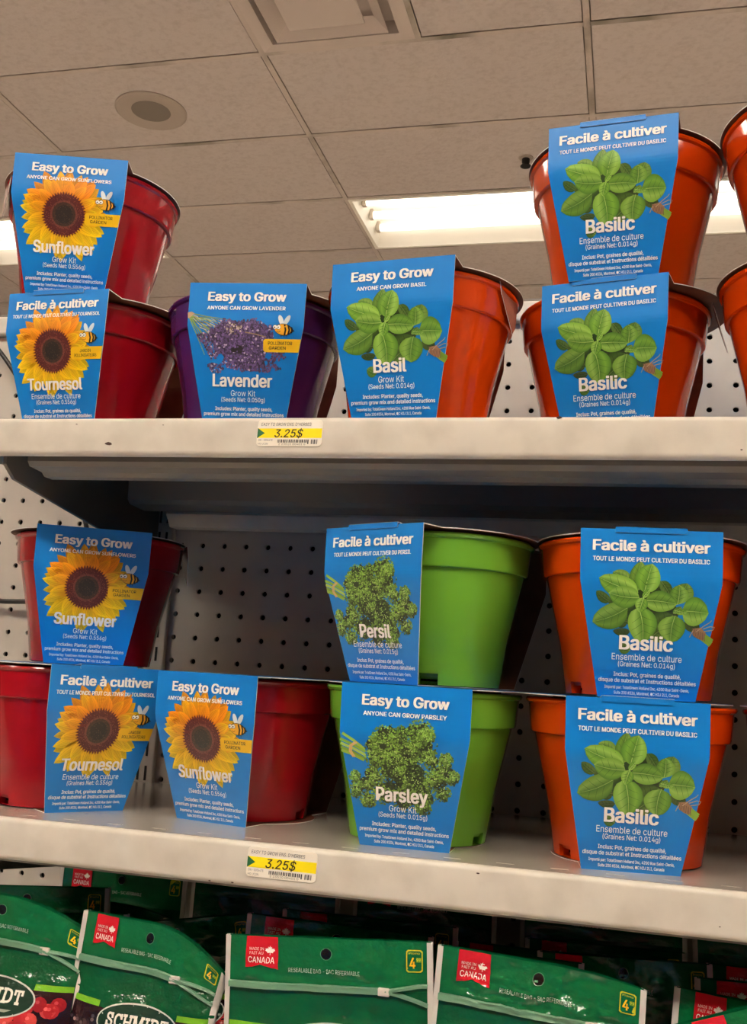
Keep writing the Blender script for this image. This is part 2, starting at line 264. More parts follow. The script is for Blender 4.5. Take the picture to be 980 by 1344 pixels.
t134:120,224 120,193 4,193 4,224/38,278 74,278 74,58 76,45 80,36 88,31 100,29 109,30 119,32 126,1 113,-2 99,-2 74,1 54,13 42,31 38,55
u242:108,-3 86,-1 68,6 52,18 41,35 33,56 31,82 31,224 67,224 67,85 70,62 81,44 97,33 118,30 133,31 147,37 158,45 167,57 173,72 175,90 175,224 211,224 211,0 176,0 176,54 181,54 169,28 152,10 131,0
v230:96,0 10,224 50,224 97,91 110,51 121,12 109,12 120,51 132,91 180,224 219,224 133,0
w334:81,0 13,224 51,224 79,126 91,81 103,24 97,24 109,79 122,126 149,224 187,224 213,126 225,80 237,24 231,24 244,80 256,126 283,224 321,224 253,0 217,0 188,101 180,133 171,165 163,199 171,199 163,165 155,132 146,101 117,0
x223:12,0 101,129 101,101 17,224 59,224 87,180 106,149 122,121 103,121 119,149 138,180 166,224 207,224 123,99 123,126 211,0 169,0 136,50 118,80 102,107 121,107 105,80 87,50 54,0
y230:28,-82 36,-51 42,-52 61,-52 77,-44 89,-21 96,-1 10,224 50,224 97,91 110,51 121,12 108,12 119,51 132,91 180,224 219,224 120,-34 104,-63 82,-80 54,-86 38,-84
à230:94,-5 74,-3 56,3 40,13 28,26 20,43 18,64 20,81 25,95 34,106 46,114 74,124 105,130 138,134 156,139 161,143 162,150 162,151 157,175 141,190 115,195 88,190 69,177 59,161 24,172 34,190 46,204 61,214 78,221 114,227 141,224 169,213 180,203 190,189 196,171 199,148 199,0 163,0 163,31 161,31 149,14 127,1/100,27 119,29 134,35 147,44 155,55 161,68 162,81 162,112 153,107 136,104 118,101 103,99 79,94 61,82 56,73 54,62 60,43 77,31/97,253 59,312 99,312 127,253
é238:125,-5 95,-1 69,10 48,27 33,50 23,78 20,110 23,143 33,171 48,194 68,212 93,223 121,227 157,221 173,213 188,201 201,186 211,166 217,143 219,114 219,100 44,100 44,130 199,130 183,119 181,140 176,158 167,174 155,185 140,192 121,195 102,192 86,185 74,173 64,159 58,142 57,124 57,105 59,82 65,63 75,47 89,36 106,29 125,27 150,31 168,43 180,62 215,54 208,37 198,23 184,11 167,3 147,-3/104,253 132,312 173,312 134,253
""".strip().split('\n'):
    _h, _b = _ln[1:].split(':', 1)
    GLYPHS[_ln[0]] = (int(_h), [[tuple(int(q) for q in p.split(',')) for p in c.split(' ')] for c in _b.split('/')])
_tri_cache = {}
def glyph_tris(ch):
    if ch in _tri_cache: return _tri_cache[ch]
    cs = [[p for i, p in enumerate(c) if p != c[i-1]] for c in GLYPHS[ch][1]]
    area = lambda c: sum(c[i-1][0]*p[1]-p[0]*c[i-1][1] for i, p in enumerate(c))
    sgn = area(max(cs, key=lambda c: abs(area(c)))) > 0
    outer = [c for c in cs if (area(c) > 0) == sgn]; holes = [c for c in cs if (area(c) > 0) != sgn]
    V, F = [], []
    for c in outer:                     # strokes may overlap: each outline is filled on its own, with the counters inside it
        bx = (min(p[0] for p in c), max(p[0] for p in c), min(p[1] for p in c), max(p[1] for p in c))
        mine = [h for h in holes if bx[0] <= h[0][0] <= bx[1] and bx[2] <= h[0][1] <= bx[3]]
        cu = bpy.data.curves.new('lettering', 'CURVE'); cu.dimensions = '2D'; cu.fill_mode = 'BOTH'
        for q in [c]+mine:
            sp = cu.splines.new('POLY'); sp.points.add(len(q)-1); sp.use_cyclic_u = True
            for p, (x, y) in zip(sp.points, q): p.co = (x/300, y/300, 0, 1)
        o = bpy.data.objects.new('lettering', cu); C.objects.link(o)
        dg = bpy.context.evaluated_depsgraph_get(); dg.update()
        me = bpy.data.meshes.new_from_object(o.evaluated_get(dg)); n = len(V)
        V += [(v.co.x*300, v.co.y*300) for v in me.vertices]; F += [tuple(i+n for i in p.vertices) for p in me.polygons]
        C.objects.unlink(o); bpy.data.objects.remove(o); bpy.data.curves.remove(cu); bpy.data.meshes.remove(me)
    _tri_cache[ch] = (V, F); return V, F
def text_tris(s, shear=0.0, slab=False):
    k = (s, shear, slab)
    if k in _glyph_cache: return _glyph_cache[k]
    x = 0.0; vs, fs = [], []
    for ch in s:
        if ch == ' ': x += 108; continue
        V, F = glyph_tris(ch); n = len(vs); adv = GLYPHS[ch][0]
        vs += [((x+a+shear*b)/300, b/300) for a, b in V]; fs += [tuple(i+n for i in f) for f in F]
        if slab:
            extra = []; a0 = min(p[0] for p in V)+x; a1 = max(p[0] for p in V)+x
            st = {'H': (a0+17, a1-17), 'M': (a0+17, a1-17), 'I': ((a0+a1)/2,), 'D': (a0+17,), 'T': ((a0+a1)/2,)}.get(ch, ())
            for m in st:
                for y0 in ((-12,) if ch == 'T' else (-12, 264)): extra.append((m-52, y0, m+52, y0+48))
            if ch == 'T':
                for m in (a0+8, a1-8): extra.append((m-18, 190, m+18, 300))
            if ch in 'SC': extra.append((a1-38, 190, a1+4, 305))
            if ch == 'S': extra.append((a0-4, -5, a0+38, 110))
            for q in extra:
                n = len(vs); vs += [(q[i]/300, q[j]/300) for i, j in ((0, 1), (2, 1), (2, 3), (0, 3))]; fs.append((n, n+1, n+2, n+3))
            x += 30
        x += adv
    _glyph_cache[k] = (vs, fs); return vs, fs
class Art:
    """polygons in (u right, v down) inches, stacked by layer"""
    def __init__(s): s.bm = bmesh.new(); s.cl = s.bm.loops.layers.float_color.new('Col')
    def poly(s, pts, col, layer, cols=None):
        vs = [s.bm.verts.new((u, -v, layer)) for u, v in pts]
        try: f = s.bm.faces.new(vs)
        except ValueError: return
        for i, l in enumerate(f.loops): l[s.cl] = lin(cols[i] if cols else col)
        f.normal_update()
        if f.normal.z < 0: f.normal_flip()
    def ell(s, u, v, a, b, col, layer, n=20, rot=0.0):
        ca, sa = math.cos(rot), math.sin(rot)
        s.poly([(u+a*math.cos(t)*ca-b*math.sin(t)*sa, v+a*math.cos(t)*sa+b*math.sin(t)*ca) for t in [2*math.pi*i/n for i in range(n)]], col, layer)
    def blob(s, u, v, r, col, layer, rng, n=6):
        p = rng.random()*6.28
        s.poly([(u+r*(.6+.6*rng.random())*math.cos(p+6.283*i/n), v+r*(.6+.6*rng.random())*math.sin(p+6.283*i/n)) for i in range(n)], col, layer)
    def line(s, pts, w, col, layer, w2=None):
        n = len(pts); w2 = w if w2 is None else w2
        L, Rr = [], []
        for i, (u, v) in enumerate(pts):
            a = pts[max(i-1, 0)]; b = pts[min(i+1, n-1)]
            dx, dy = b[0]-a[0], b[1]-a[1]; d = math.hypot(dx, dy) or 1
            ww = (w+(w2-w)*i/max(1, n-1))/2
            L.append((u-dy/d*ww, v+dx/d*ww)); Rr.append((u+dy/d*ww, v-dx/d*ww))
        for i in range(n-1): s.poly([L[i], L[i+1], Rr[i+1], Rr[i]], col, layer)
    def text(s, st, u, v, w, cap, col=WHITE, layer=9, bold=0.02, rot=0.0, shear=0.0, slab=False):
        """centred on (u, v); squeezed to the width w and the capital height cap"""
        vs, fs = text_tris(st, shear, slab); d = max(0.0, bold)*1.5
        x0, x1 = min(x for x, y in vs)-d, max(x for x, y in vs)+d
        kx, ky = w/(x1-x0), cap/(1+d*.8); cr, sr = math.cos(rot), math.sin(rot)
        # heavy lettering: the same outline struck several times, slightly shifted
        for j, (dx, dy) in enumerate(((d, d*.4), (-d, d*.4), (d, -d*.4), (-d, -d*.4)) if d > .004 else ((0, 0),)):
            nv = []
            for x, y in vs:
                X = (x+dx-(x0+x1)/2)*kx; Y = -(y+dy-.5)*ky
                nv.append(s.bm.verts.new((u+X*cr-Y*sr, -(v+X*sr+Y*cr), layer+.03*j)))
            for f in fs:
                try: F = s.bm.faces.new([nv[i] for i in f])
                except ValueError: continue
                for l in F.loops: l[s.cl] = lin(col)
                F.normal_update()
                if F.normal.z < 0: F.normal_flip()
    def cut(s, us=(), vs=()):
        for v in vs: bmesh.ops.bisect_plane(s.bm, geom=s.bm.verts[:]+s.bm.edges[:]+s.bm.faces[:], plane_co=(0, -v, 0), plane_no=(0, 1, 0))
        for u in us: bmesh.ops.bisect_plane(s.bm, geom=s.bm.verts[:]+s.bm.edges[:]+s.bm.faces[:], plane_co=(u, 0, 0), plane_no=(1, 0, 0))
    def mapto(s, fn):
        for v in s.bm.verts: v.co = fn(v.co.x, -v.co.y, v.co.z)

# ------------------------------------------------------------------ the sleeve card: sizes and bent surface
WT, WM, WB, H1, HC, RA, RB = 3.91, 3.88, 2.70, 1.46, 4.74, 3.46, 2.59
def card_y(v):
    t = v-H1; s = (RA-RB)/(HC-H1); k = 0.10
    return -RA + s*(t if t > 4*k else k*math.log(1+math.exp(t/k)))*1.0
def card_half(v): return (WT+(WM-WT)*v/H1)/2 if v < H1 else (WM+(WB-WM)*(v-H1)/(HC-H1))/2
EPS = 0.0022
def card_map(u, v, l): return Vector((u, card_y(v)-0.004-EPS*l, HC-v))
BLUE = (2, 120, 202)

def draw_bee(A, u, v, s):
    L = 7
    A.ell(u-.02*s, v-.30*s, .10*s, .24*s, (222, 228, 232), L, rot=-.35); A.ell(u+.24*s, v-.30*s, .10*s, .25*s, (206, 214, 220), L, rot=.5)
    A.ell(u+.10*s, v+.10*s, .38*s, .25*s, (30, 26, 24), L, n=26, rot=.12)
    A.ell(u+.08*s, v+.10*s, .355*s, .225*s, (240, 176, 40), L+.3, n=26, rot=.12)
    for dx in (.08, .24, .37):
        h = .23*math.sqrt(max(.05, 1-(dx/.44)**2))*s
        A.line([(u+(dx+.10)*s-.03*s, v+.12*s-h), (u+(dx+.10)*s+.02*s, v+.12*s), (u+(dx+.10)*s-.03*s, v+.12*s+h)], .075*s, (34, 28, 24), L+.6)
    A.poly([(u+.46*s, v+.08*s), (u+.60*s, v+.16*s), (u+.45*s, v+.20*s)], (34, 28, 24), L)
    for dx in (-.26, -.10):
        A.ell(u+dx*s, v, .10*s, .10*s, (40, 34, 30), L+.7, n=14); A.ell(u+dx*s, v, .085*s, .085*s, (250, 246, 240), L+.9, n=14); A.ell(u+dx*s-.02*s, v+.01*s, .03*s, .03*s, (20, 20, 20), L+1.1, n=8)
    A.line([(u-.20*s, v+.18*s), (u-.10*s, v+.22*s), (u-.02*s, v+.17*s)], .02*s, (120, 60, 20), L+1)
    for dx in (.0, .12, .24): A.line([(u+dx*s, v+.32*s), (u+(dx+.02)*s, v+.42*s)], .02*s, (34, 28, 24), L)
def draw_tab(A, v, lines):
    h = .41; half = card_half(v+h/2)
    e0, e1 = card_half(v)-.005, card_half(v+h)-.005
    A.poly([(.62, v+.06), (.68, v), (e0, v), (e1, v+h), (.68, v+h), (.62, v+h-.06)], (240, 192, 20), 6)
    A.text(lines[0], .72+.1+.36, v+.13, .80 if len(lines[0]) > 7 else .42, .1, (60, 40, 26), 8, .012)
    A.text(lines[1], .72+.1+(.36 if len(lines[1]) > 7 else .27), v+.28, .84 if len(lines[1]) > 7 else .56, .1, (60, 40, 26), 8, .012)

def draw_sunflower(A, seed=3):
    rng = random.Random(seed); cu, cv = -.10, 2.08
    def petal(a, r0, r1, w, layer, dark):
        ca, sa = math.cos(a), math.sin(a); n = 9; mids = []
        top = max(0.0, -sa)
        base = (206+rng.randint(-14, 10), 118+rng.randint(-16, 14), 8); tip = (244, 196+rng.randint(-22, 14), 22)
        if top > .45: base = (208, 112, 6); tip = (236, 158+rng.randint(-14, 20), 14)
        if sa > .3: base = (222, 160, 8); tip = (246, 208, 18)
        if dark: base = tuple(int(x*.86) for x in base); tip = tuple(int(x*.88) for x in tip)
        bend = rng.uniform(-.10, .10)
        P = lambda t, s: (cu+ca*(r0+(r1-r0)*t)-sa*(s+bend*t*t), cv+sa*(r0+(r1-r0)*t)+ca*(s+bend*t*t))
        wd = lambda t: w*.5*(max(0.0, math.sin(math.pi*min(1, (.16+.84*t)))**.75))*(1 if t < 1 else 0)
        mix = lambda t: tuple(base[i]+(tip[i]-base[i])*min(1, t*1.15) for i in range(3))
        for i in range(n):
            t0, t1 = i/n, (i+1)/n
            for sgn, k in ((1, 1.0), (-1, .93)):
                c0, c1 = [tuple(x*k for x in mix(t)) for t in (t0, t1)]
                A.poly([P(t0, 0), P(t1, 0), P(t1, sgn*wd(t1)), P(t0, sgn*wd(t0))], None, layer, [c0, c1, tuple(min(255, x*1.04) for x in c1), tuple(min(255, x*1.02) for x in c0)])
        for s in (-.5, -.22, .1, .42):
            A.line([P(t, s*wd(t)*1.1) for t in (.18, .4, .62, .84)], .013, tuple(x*.82 for x in mix(.3)), layer+.5, .006)
    for ring, (n, r1, w, dk) in enumerate(((21, 1.52, .44, True), (19, 1.44, .46, False), (13, 1.18, .38, False))):
        for i in range(n):
            a = 2*math.pi*(i+.5*(ring % 2))/n+rng.uniform(-.08, .08)
            petal(a, .52, r1*rng.uniform(.93, 1.07)*(1.03 if abs(math.sin(a)) > .6 else 1.0), w*rng.uniform(.85, 1.15), 1+ring*.9, dk)
    n = 96
    A.poly([(cu+(.78 if i % 2 else .66)*math.cos(6.2832*i/n), cv+(.78 if i % 2 else .66)*math.sin(6.2832*i/n)) for i in range(n)], (104, 34, 22), 3.6)
    A.ell(cu, cv, .68, .68, (86, 34, 30), 3.8, n=40); A.ell(cu, cv, .47, .47, (112, 62, 52), 4.0, n=34); A.ell(cu, cv, .40, .40, (66, 48, 36), 4.2, n=30); A.ell(cu, cv, .30, .30, (44, 40, 32), 4.4, n=30)
    for k in range(560):
        r = .74*math.sqrt(rng.random()); a = rng.random()*6.283
        c = (134, 74, 60) if r > .42 and rng.random() < .55 else ((58, 20, 20) if r > .42 else ((86, 66, 50) if rng.random() < .5 else (34, 30, 26)))
        A.ell(cu+r*math.cos(a), cv+r*math.sin(a), .014, .014, c, 4.8, n=5)

def draw_basil(A):
    rng = random.Random(8)
    def T(p):
        X = 740+p[0]/5.158; Y = 960+p[1]/5.158
        return ((X-837.8+.044*(Y-915))/48.5, (Y-915.15-.067*(X-837.8))/48.0)
    leaves = [  # base, tip, width, brightness, layer   (darker leaves lie behind)
        ((210, 262), (116, 184), 60, .62, 1), ((330, 400), (232, 400), 78, .55, 1), ((345, 470), (228, 462), 48, .5, 1), ((345, 600), (268, 560), 70, .85, 1),
        ((480, 205), (630, 170), 120, .42, 1), ((560, 128), (625, 236), 66, .66, 1.4), ((390, 270), (196, 262), 120, .58, 1.4), ((470, 335), (690, 352), 80, .40, 1),
        ((720, 400), (815, 470), 80, .5, 1), ((490, 480), (640, 360), 150, .62, 1.3), ((480, 520), (600, 440), 120, .7, 1.5),
        ((350, 132), (232, 56), 84, .86, 1.6), ((390, 195), (432, -14), 96, .86, 1.8), ((700, 275), (735, 148), 120, .82, 1.8),
        ((332, 305), (86, 396), 152, .86, 2), ((404, 202), (136, 92), 136, 1.06, 2.1), ((446, 205), (505, 6), 150, 1.02, 2.2),
        ((670, 292), (682, 158), 112, .95, 2.3), ((700, 335), (880, 356), 172, 1.0, 2.4), ((412, 240), (200, 200), 132, .98, 2.6),
        ((452, 258), (668, 290), 124, .96, 2.8), ((655, 368), (624, 550), 160, .96, 2.8), ((408, 302), (432, 552), 172, 1.04, 3),
        ((442, 240), (410, 338), 74, 1.05, 3.3), ((436, 240), (486, 182), 36, 1.05, 3.3), ((650, 330), (735, 348), 40, 1.0, 3.2), ((640, 350), (700, 310), 34, .9, 3.2)]
    for s in ((838, 496, 902, 546), (832, 508, 898, 560), (826, 520, 890, 572)):
        A.line([T(s[:2]), T(s[2:])], .11, (120+rng.randint(-10, 40), 165, 50), 1.2)
    for pp in (((215, 140), (400, 110), (560, 170), (640, 260), (680, 350), (640, 470), (500, 500), (420, 420), (330, 420), (220, 300)),): A.poly([T(p) for p in pp], (40, 66, 26), .8)
    for (b, t, w, k, L) in leaves:
        dx, dy = t[0]-b[0], t[1]-b[1]; d = math.hypot(dx, dy); ex, ey = dx/d, dy/d; n = 10
        curve = rng.uniform(-.06, .06)*d
        P = lambda q, s: T((b[0]+dx*q-ey*(s+curve*math.sin(math.pi*q)), b[1]+dy*q+ex*(s+curve*math.sin(math.pi*q))))
        wd = lambda q: w*.58*(math.sin(math.pi*min(1.0, q**.86))**.58 if 0 < q < 1 else 0)
        c1 = (112*k, 156*k, 52*k); c2 = (74*k, 122*k, 34*k); c3 = (138*k, 176*k, 78*k)
        for i in range(n):
            q0, q1 = i/n, (i+1)/n
            for sg, ca, cb in ((1, c3, c1), (-1, c1, c2)):
                A.poly([P(q0, 0), P(q1, 0), P(q1, sg*wd(q1)*.55), P(q0, sg*wd(q0)*.55)], None, L, [c2, c2, ca, ca])
                A.poly([P(q0, sg*wd(q0)*.55), P(q1, sg*wd(q1)*.55), P(q1, sg*wd(q1)), P(q0, sg*wd(q0))], None, L, [ca, ca, cb, cb])
        A.line([P(q/6, 0) for q in range(7)], .022, (150*k, 182*k, 96*k), L+.15, .008)
        for q in (.25, .45, .65):
            for sg in (1, -1): A.line([P(q, 0), P(q+.10, sg*wd(q)*.45), P(q+.16, sg*wd(q)*.8)], .012, tuple(.8*x for x in c2), L+.12, .005)
    A.poly([T(p) for p in ((770, 458), (828, 452), (862, 492), (842, 540), (806, 528), (772, 502))], (150, 112, 84), 3.4)
    for i in range(7): A.line([T((770+i*13, 455+i*6)), T((785+i*11, 515+i*5))], .018, (104, 76, 58), 3.6)
    for pts in (((795, 480), (850, 440), (888, 418), (900, 404)), ((840, 462), (890, 446), (918, 452), (905, 472), (850, 478)), ((775, 470), (758, 500), (750, 516))):
        A.line([T(p) for p in pts], .022, (176, 146, 118), 3.7)

def draw_parsley(A):
    rng = random.Random(21)
    def T(x, y): return ((x-501)/239.5, (y+176-.035*(x-500))/239.5)
    for k, (p, q) in enumerate((((55, 165), (220, 275)), ((38, 205), (225, 290)), ((42, 235), (225, 315)), ((45, 262), (218, 340)), ((48, 285), (215, 350)))):
        A.line([T(*p), T((p[0]+q[0])/2, (p[1]+q[1])/2-6), T(*q)], .082, ((150, 186, 66), (128, 170, 52), (164, 196, 88), (118, 158, 48), (140, 176, 60))[k], 1.2+.1*k)
    for dx in (0, 12): A.line([T(150+dx, 226), T(112+dx, 250), T(108+dx, 290), T(136+dx, 330)], .05, (206, 164, 110), 2.2)
    cl = [(370, 190, 100), (470, 180, 80), (300, 240, 80), (615, 150, 100), (640, 250, 105), (690, 330, 70), (560, 420, 110), (430, 400, 115), (300, 330, 80), (280, 460, 70), (150, 470, 46), (165, 560, 58), (245, 630, 58), (370, 560, 100), (510, 600, 100), (640, 580, 100), (785, 420, 80), (800, 330, 52), (850, 450, 50), (780, 560, 56), (600, 500, 110), (660, 170, 62), (640, 660, 60), (520, 330, 95), (500, 470, 95), (550, 270, 70), (440, 300, 80), (390, 300, 110), (230, 510, 60), (720, 470, 70)]
    for (x, y, r) in cl: 
        u, v = T(x, y); A.blob(u, v, r*.0037, (44, 56, 30), 1.8, rng, 12)
    holes = [(350, 250, 26), (810, 435, 18), (215, 470, 34), (590, 120, 10), (745, 300, 14), (205, 550, 16)]
    for k in range(3900):
        x, y, r = cl[rng.randrange(len(cl))]
        a, q = rng.random()*6.283, math.sqrt(rng.random())*r
        X, Y = x+q*math.cos(a), y+q*math.sin(a)
        if any(math.hypot(X-hx, Y-hy) < hr for hx, hy, hr in holes): continue
        sh = .95-.45*max(0, (Y-y)/r)+.22*(-(X-x)/r*.4) + rng.uniform(-.32, .30)
        if math.hypot(X-430, Y-490) < 62 or math.hypot(X-515, Y-290) < 40 or math.hypot(X-580, Y-440) < 70 or math.hypot(X-765, Y-520) < 40: sh -= .42
        sh = max(.22, min(1.25, sh))
        u, v = T(X, Y); A.blob(u, v, rng.uniform(.022, .042), (118*sh, 158*sh, 62*sh), 2+2.2*rng.random(), rng, 5)
    for k in range(420):
        x, y, r = cl[rng.randrange(len(cl))]; a, q = rng.random()*6.283, rng.random()*r*.8
        u, v = T(x+q*math.cos(a), y+q*math.sin(a)-8)
        A.blob(u, v, .02, (174, 204, 112), 4.4, rng, 5)

def draw_lavender(A):
    rng = random.Random(5)
    def T(x, y): return ((x-478)/229.0, .645+y/229.0)
    fan = [(300, 150), (320, 175), (280, 210), (260, 250), (250, 300), (230, 350), (200, 380), (170, 400), (340, 140), (300, 190), (270, 270), (180, 300)]
    for (x, y) in fan: A.line([T(38, 100+rng.randint(-12, 30)), T((38+x)/2, (110+y)/2-6), T(x, y)], .036, rng.choice([(132, 160, 82), (112, 142, 74), (160, 176, 110)]), 1+rng.random()*.4, .02)
    for k in range(70):
        x, y = rng.uniform(70, 300), 0; y = 100+(x-40)*rng.uniform(.15, 1.2)
        A.line([T(x, y), T(x+rng.uniform(18, 50), y+rng.uniform(8, 36))], .018, rng.choice([(188, 178, 158), (92, 84, 66), (150, 150, 110), (206, 196, 176)]), 2)
    A.poly([T(*p) for p in ((30, 88), (60, 82), (84, 96), (50, 128), (34, 132))], (190, 156, 122), 2.4)
    poly = [(110, 255), (180, 235), (250, 190), (310, 130), (420, 150), (560, 125), (640, 175), (690, 180), (690, 230), (700, 330), (790, 375), (790, 410), (740, 430), (690, 440), (760, 490), (745, 515), (690, 480), (660, 520), (560, 510), (470, 515), (390, 500), (330, 480), (300, 525), (230, 530), (190, 470), (230, 440), (200, 390), (150, 320)]
    def inside(x, y):
        c = False; n = len(poly)
        for i in range(n):
            (x1, y1), (x2, y2) = poly[i], poly[i-1]
            if (y1 > y) != (y2 > y) and x < (x2-x1)*(y-y1)/(y2-y1)+x1: c = not c
        return c
    holes = [(285, 430, 32), (240, 440, 18), (660, 400, 26), (590, 470, 12), (640, 450, 22), (330, 470, 14)]
    A.poly([T(*p) for p in ((180, 260), (310, 160), (560, 150), (680, 240), (680, 350), (620, 400), (640, 480), (480, 500), (360, 450), (290, 380))], (52, 42, 62), 2.6)
    n = 0
    while n < 1900:
        x, y = rng.uniform(100, 800), rng.uniform(115, 535)
        if not inside(x, y) or any(math.hypot(x-a, y-b) < r for a, b, r in holes): continue
        n += 1
        d = rng.random(); s = 1.0
        if math.hypot((x-430)*.6, y-360) < 32 and d < .8: c = (44, 38, 34)
        elif math.hypot((x-390)*.7, y-205) < 44 and d < .6: c = rng.choice([(188, 176, 158), (120, 106, 80), (206, 194, 178)])
        elif d < .06: c = (190, 172, 192)
        else:
            s = rng.uniform(.62, 1.2); c = (100*s, 80*s, 124*s)
        u, v = T(x, y); A.blob(u, v, rng.uniform(.026, .05), c, 3+1.6*rng.random(), rng, 6)
    for (p, q) in (((480, 232), (560, 245)), ((560, 245), (640, 265))): A.line([T(*p), T(*q)], .035, (150, 130, 96), 5)

NEUTRAL = {
 'sunflower': ('en', 'SUNFLOWERS', 'Sunflower', 2.12, '0.556g', 2.92), 'tournesol': ('fr', 'DU TOURNESOL', 'Tournesol', 2.16, '0.556g', 3.42),
 'lavender': ('en', 'LAVENDER', 'Lavender', 2.0, '0.050g', 2.62), 'basil': ('en', 'BASIL', 'Basil', 1.06, '0.014g', 2.22),
 'basilic': ('fr', 'DU BASILIC', 'Basilic', 1.48, '0.014g', 3.2), 'persil': ('fr', 'DU PERSIL', 'Persil', 1.24, '0.015g', 3.1), 'parsley': ('en', 'PARSLEY', 'Parsley', 1.56, '0.015g', 2.5)}
def make_card(kind):
    lang, what, name, nw, net, sw = NEUTRAL[kind]
    A = Art()
    h = 0.005
    A.poly([(-WT/2, 0), (WT/2, 0), (WM/2, H1), (WB/2, HC), (-WB/2, HC), (-WM/2, H1)], BLUE, 0)
    sun = kind in ('sunflower', 'tournesol')
    title = 'Easy to Grow' if lang == 'en' else 'Facile à cultiver'
    if sun: draw_sunflower(A)
    elif kind == 'lavender': draw_lavender(A)
    elif kind in ('basil', 'basilic'): draw_basil(A)
    else: draw_parsley(A)
    A.text(title, 0, .47, 2.62 if lang == 'en' else 3.22, .31, bold=.042)
    A.text(('ANYONE CAN GROW ' if lang == 'en' else 'TOUT LE MONDE PEUT CULTIVER ')+what, 0, .86, sw, .125, bold=.03)
    if sun or kind == 'lavender':
        vb = 1.98 if sun else 1.86
        draw_bee(A, 1.24 if sun else 1.2, vb-.38, .76)
        draw_tab(A, vb, ('POLLINATOR', 'GARDEN') if lang == 'en' else ('JARDIN', 'POLLINISATEURS'))
    A.text(name, -.06, 3.18, nw, .40, layer=10, bold=.036)
    A.text('Grow Kit' if lang == 'en' else 'Ensemble de culture', -.03, 3.58, .82 if lang == 'en' else 1.92, .18, bold=.0)
    A.text(('(Seeds Net: ' if lang == 'en' else '(Graines Net: ')+net+')', -.03, 3.78, 1.46 if lang == 'en' else 1.56, .14, bold=.005)
    if lang == 'en':
        A.text('Includes: Planter, quality seeds,', 0, 4.07, 1.92, .115, bold=.02)
        A.text('premium grow mix and detailed instructions', 0, 4.24, 2.68, .115, bold=.02)
        A.text('Imported by: TotalGreen Holland Inc, 4200 Rue Saint-Denis,', 0, 4.44, 2.36, .085, bold=.02)
    else:
        A.text('Inclus: Pot, graines de qualité,', 0, 4.07, 1.85, .115, bold=.02)
        A.text('disque de substrat et Instructions détaillées', 0, 4.24, 2.68, .115, bold=.02)
        A.text('Importé par: TotalGreen Holland Inc, 4200 Rue Saint-Denis,', 0, 4.44, 2.33, .085, bold=.02)
    A.text('Suite 200 #336, Montreal, QC H2J 2L1, Canada', 0, 4.59, 1.8, .085, bold=.02)
    A.cut(vs=(H1-.3, H1-.16, H1-.05, H1+.05, H1+.16, H1+.3))
    A.mapto(card_map)
    bm, cl = A.bm, A.cl
    for f in bm.faces: f.material_index = 0
    # the board behind the print: kraft on the inside, pale cut edges
    vs_ = [0, H1-.16, H1, H1+.16, HC]; t = .024
    F = [[bm.verts.new((s*card_half(v), card_y(v)-.004+h*0, HC-v)) for v in vs_] for s in (-1, 1)]
    B = [[bm.verts.new((s*card_half(v), card_y(v)+t, HC-v)) for v in vs_] for s in (-1, 1)]
    for i in range(len(vs_)-1):
        bm.faces.new((B[0][i], B[1][i], B[1][i+1], B[0][i+1])).material_index = 1
        bm.faces.new((F[0][i], B[0][i], B[0][i+1], F[0][i+1])).material_index = 2
        bm.faces.new((B[1][i], F[1][i], F[1][i+1], B[1][i+1])).material_index = 2
    bm.faces.new((F[0][0], F[1][0], B[1][0], B[0][0])).material_index = 2
    bm.faces.new((B[0][-1], B[1][-1], F[1][-1], F[0][-1])).material_index = 2
    for f in bm.faces:
        if f.material_index: 
            for l in f.loops: l[cl] = lin((180, 176, 170))
    bmesh.ops.scale(bm, vec=(IN,)*3, verts=bm.verts)
    me = bpy.data.meshes.new('front_card_'+kind); bm.to_mesh(me); bm.free()
    for m in (M['card'], M['kraft'], M['cardedge']): me.materials.append(m)
    return me

# ------------------------------------------------------------------ structure: ceiling, floor, far wall
XG = [-84.23+48*i for i in range(-6, 9)]; YG = [92.6+24*j for j in range(-14, 18)]
XR = XG; X_A, X_B, Y_A, Y_B = XG[0], XG[-1], YG[0], YG[-1]
ROWS = (236.6, 140.6, 44.6, -99.4)  # one row is in view, the others are added for their light
FIX = [(x, y) for y in ROWS for k in (-1, 0, 1) for x in (-36.23+144*k, 11.77+144*k)]
VX0, VX1, VY0, VY1 = -36.23, -12.23, 68.6, 92.6
bm = bmesh.new()
def in_fix(x, y): return any(fx < x < fx+48 and fy < y < fy+24 for fx, fy in FIX)
for x in XG[:-1]:
    for y in YG[:-1]:
        if in_fix(x+24, y+12): continue
        spans = [(x, x+48)]
        if abs(x-VX0) < 1 and abs(y-VY0) < 1: spans = [(VX1, x+48)]
        for a, b in spans: box(bm, a+.62, b-.62, y+.62, y+23.38, CEIL+.10, CEIL+.7)
tag(up(finish(bm, 'ceiling', M['tile'])), kind='structure')
bm = bmesh.new()
for y in YG: box(bm, X_A, X_B, y-.47, y+.47, CEIL, CEIL+.10); box(bm, X_A, X_B, y-.62, y+.62, CEIL+.72, CEIL+.8, 1)
for x in XG:
    for y0, y1 in zip(YG, YG[1:]): box(bm, x-.47, x+.47, y0+.47, y1-.47, CEIL, CEIL+.10); box(bm, x-.62, x+.62, y0+.47, y1-.47, CEIL+.72, CEIL+.8, 1)
box(bm, VX1-.47, VX1+.47, VY0+.47, VY1-.47, CEIL, CEIL+.10)
tag(up(finish(bm, 'trim_1', [M['tbar'], M['gap']])), kind='structure')
bm = bmesh.new(); box(bm, X_A, X_B, Y_A, Y_B, CEIL+6, CEIL+7); tag(up(finish(bm, 'ceiling_slab', M['gap'])), kind='structure')
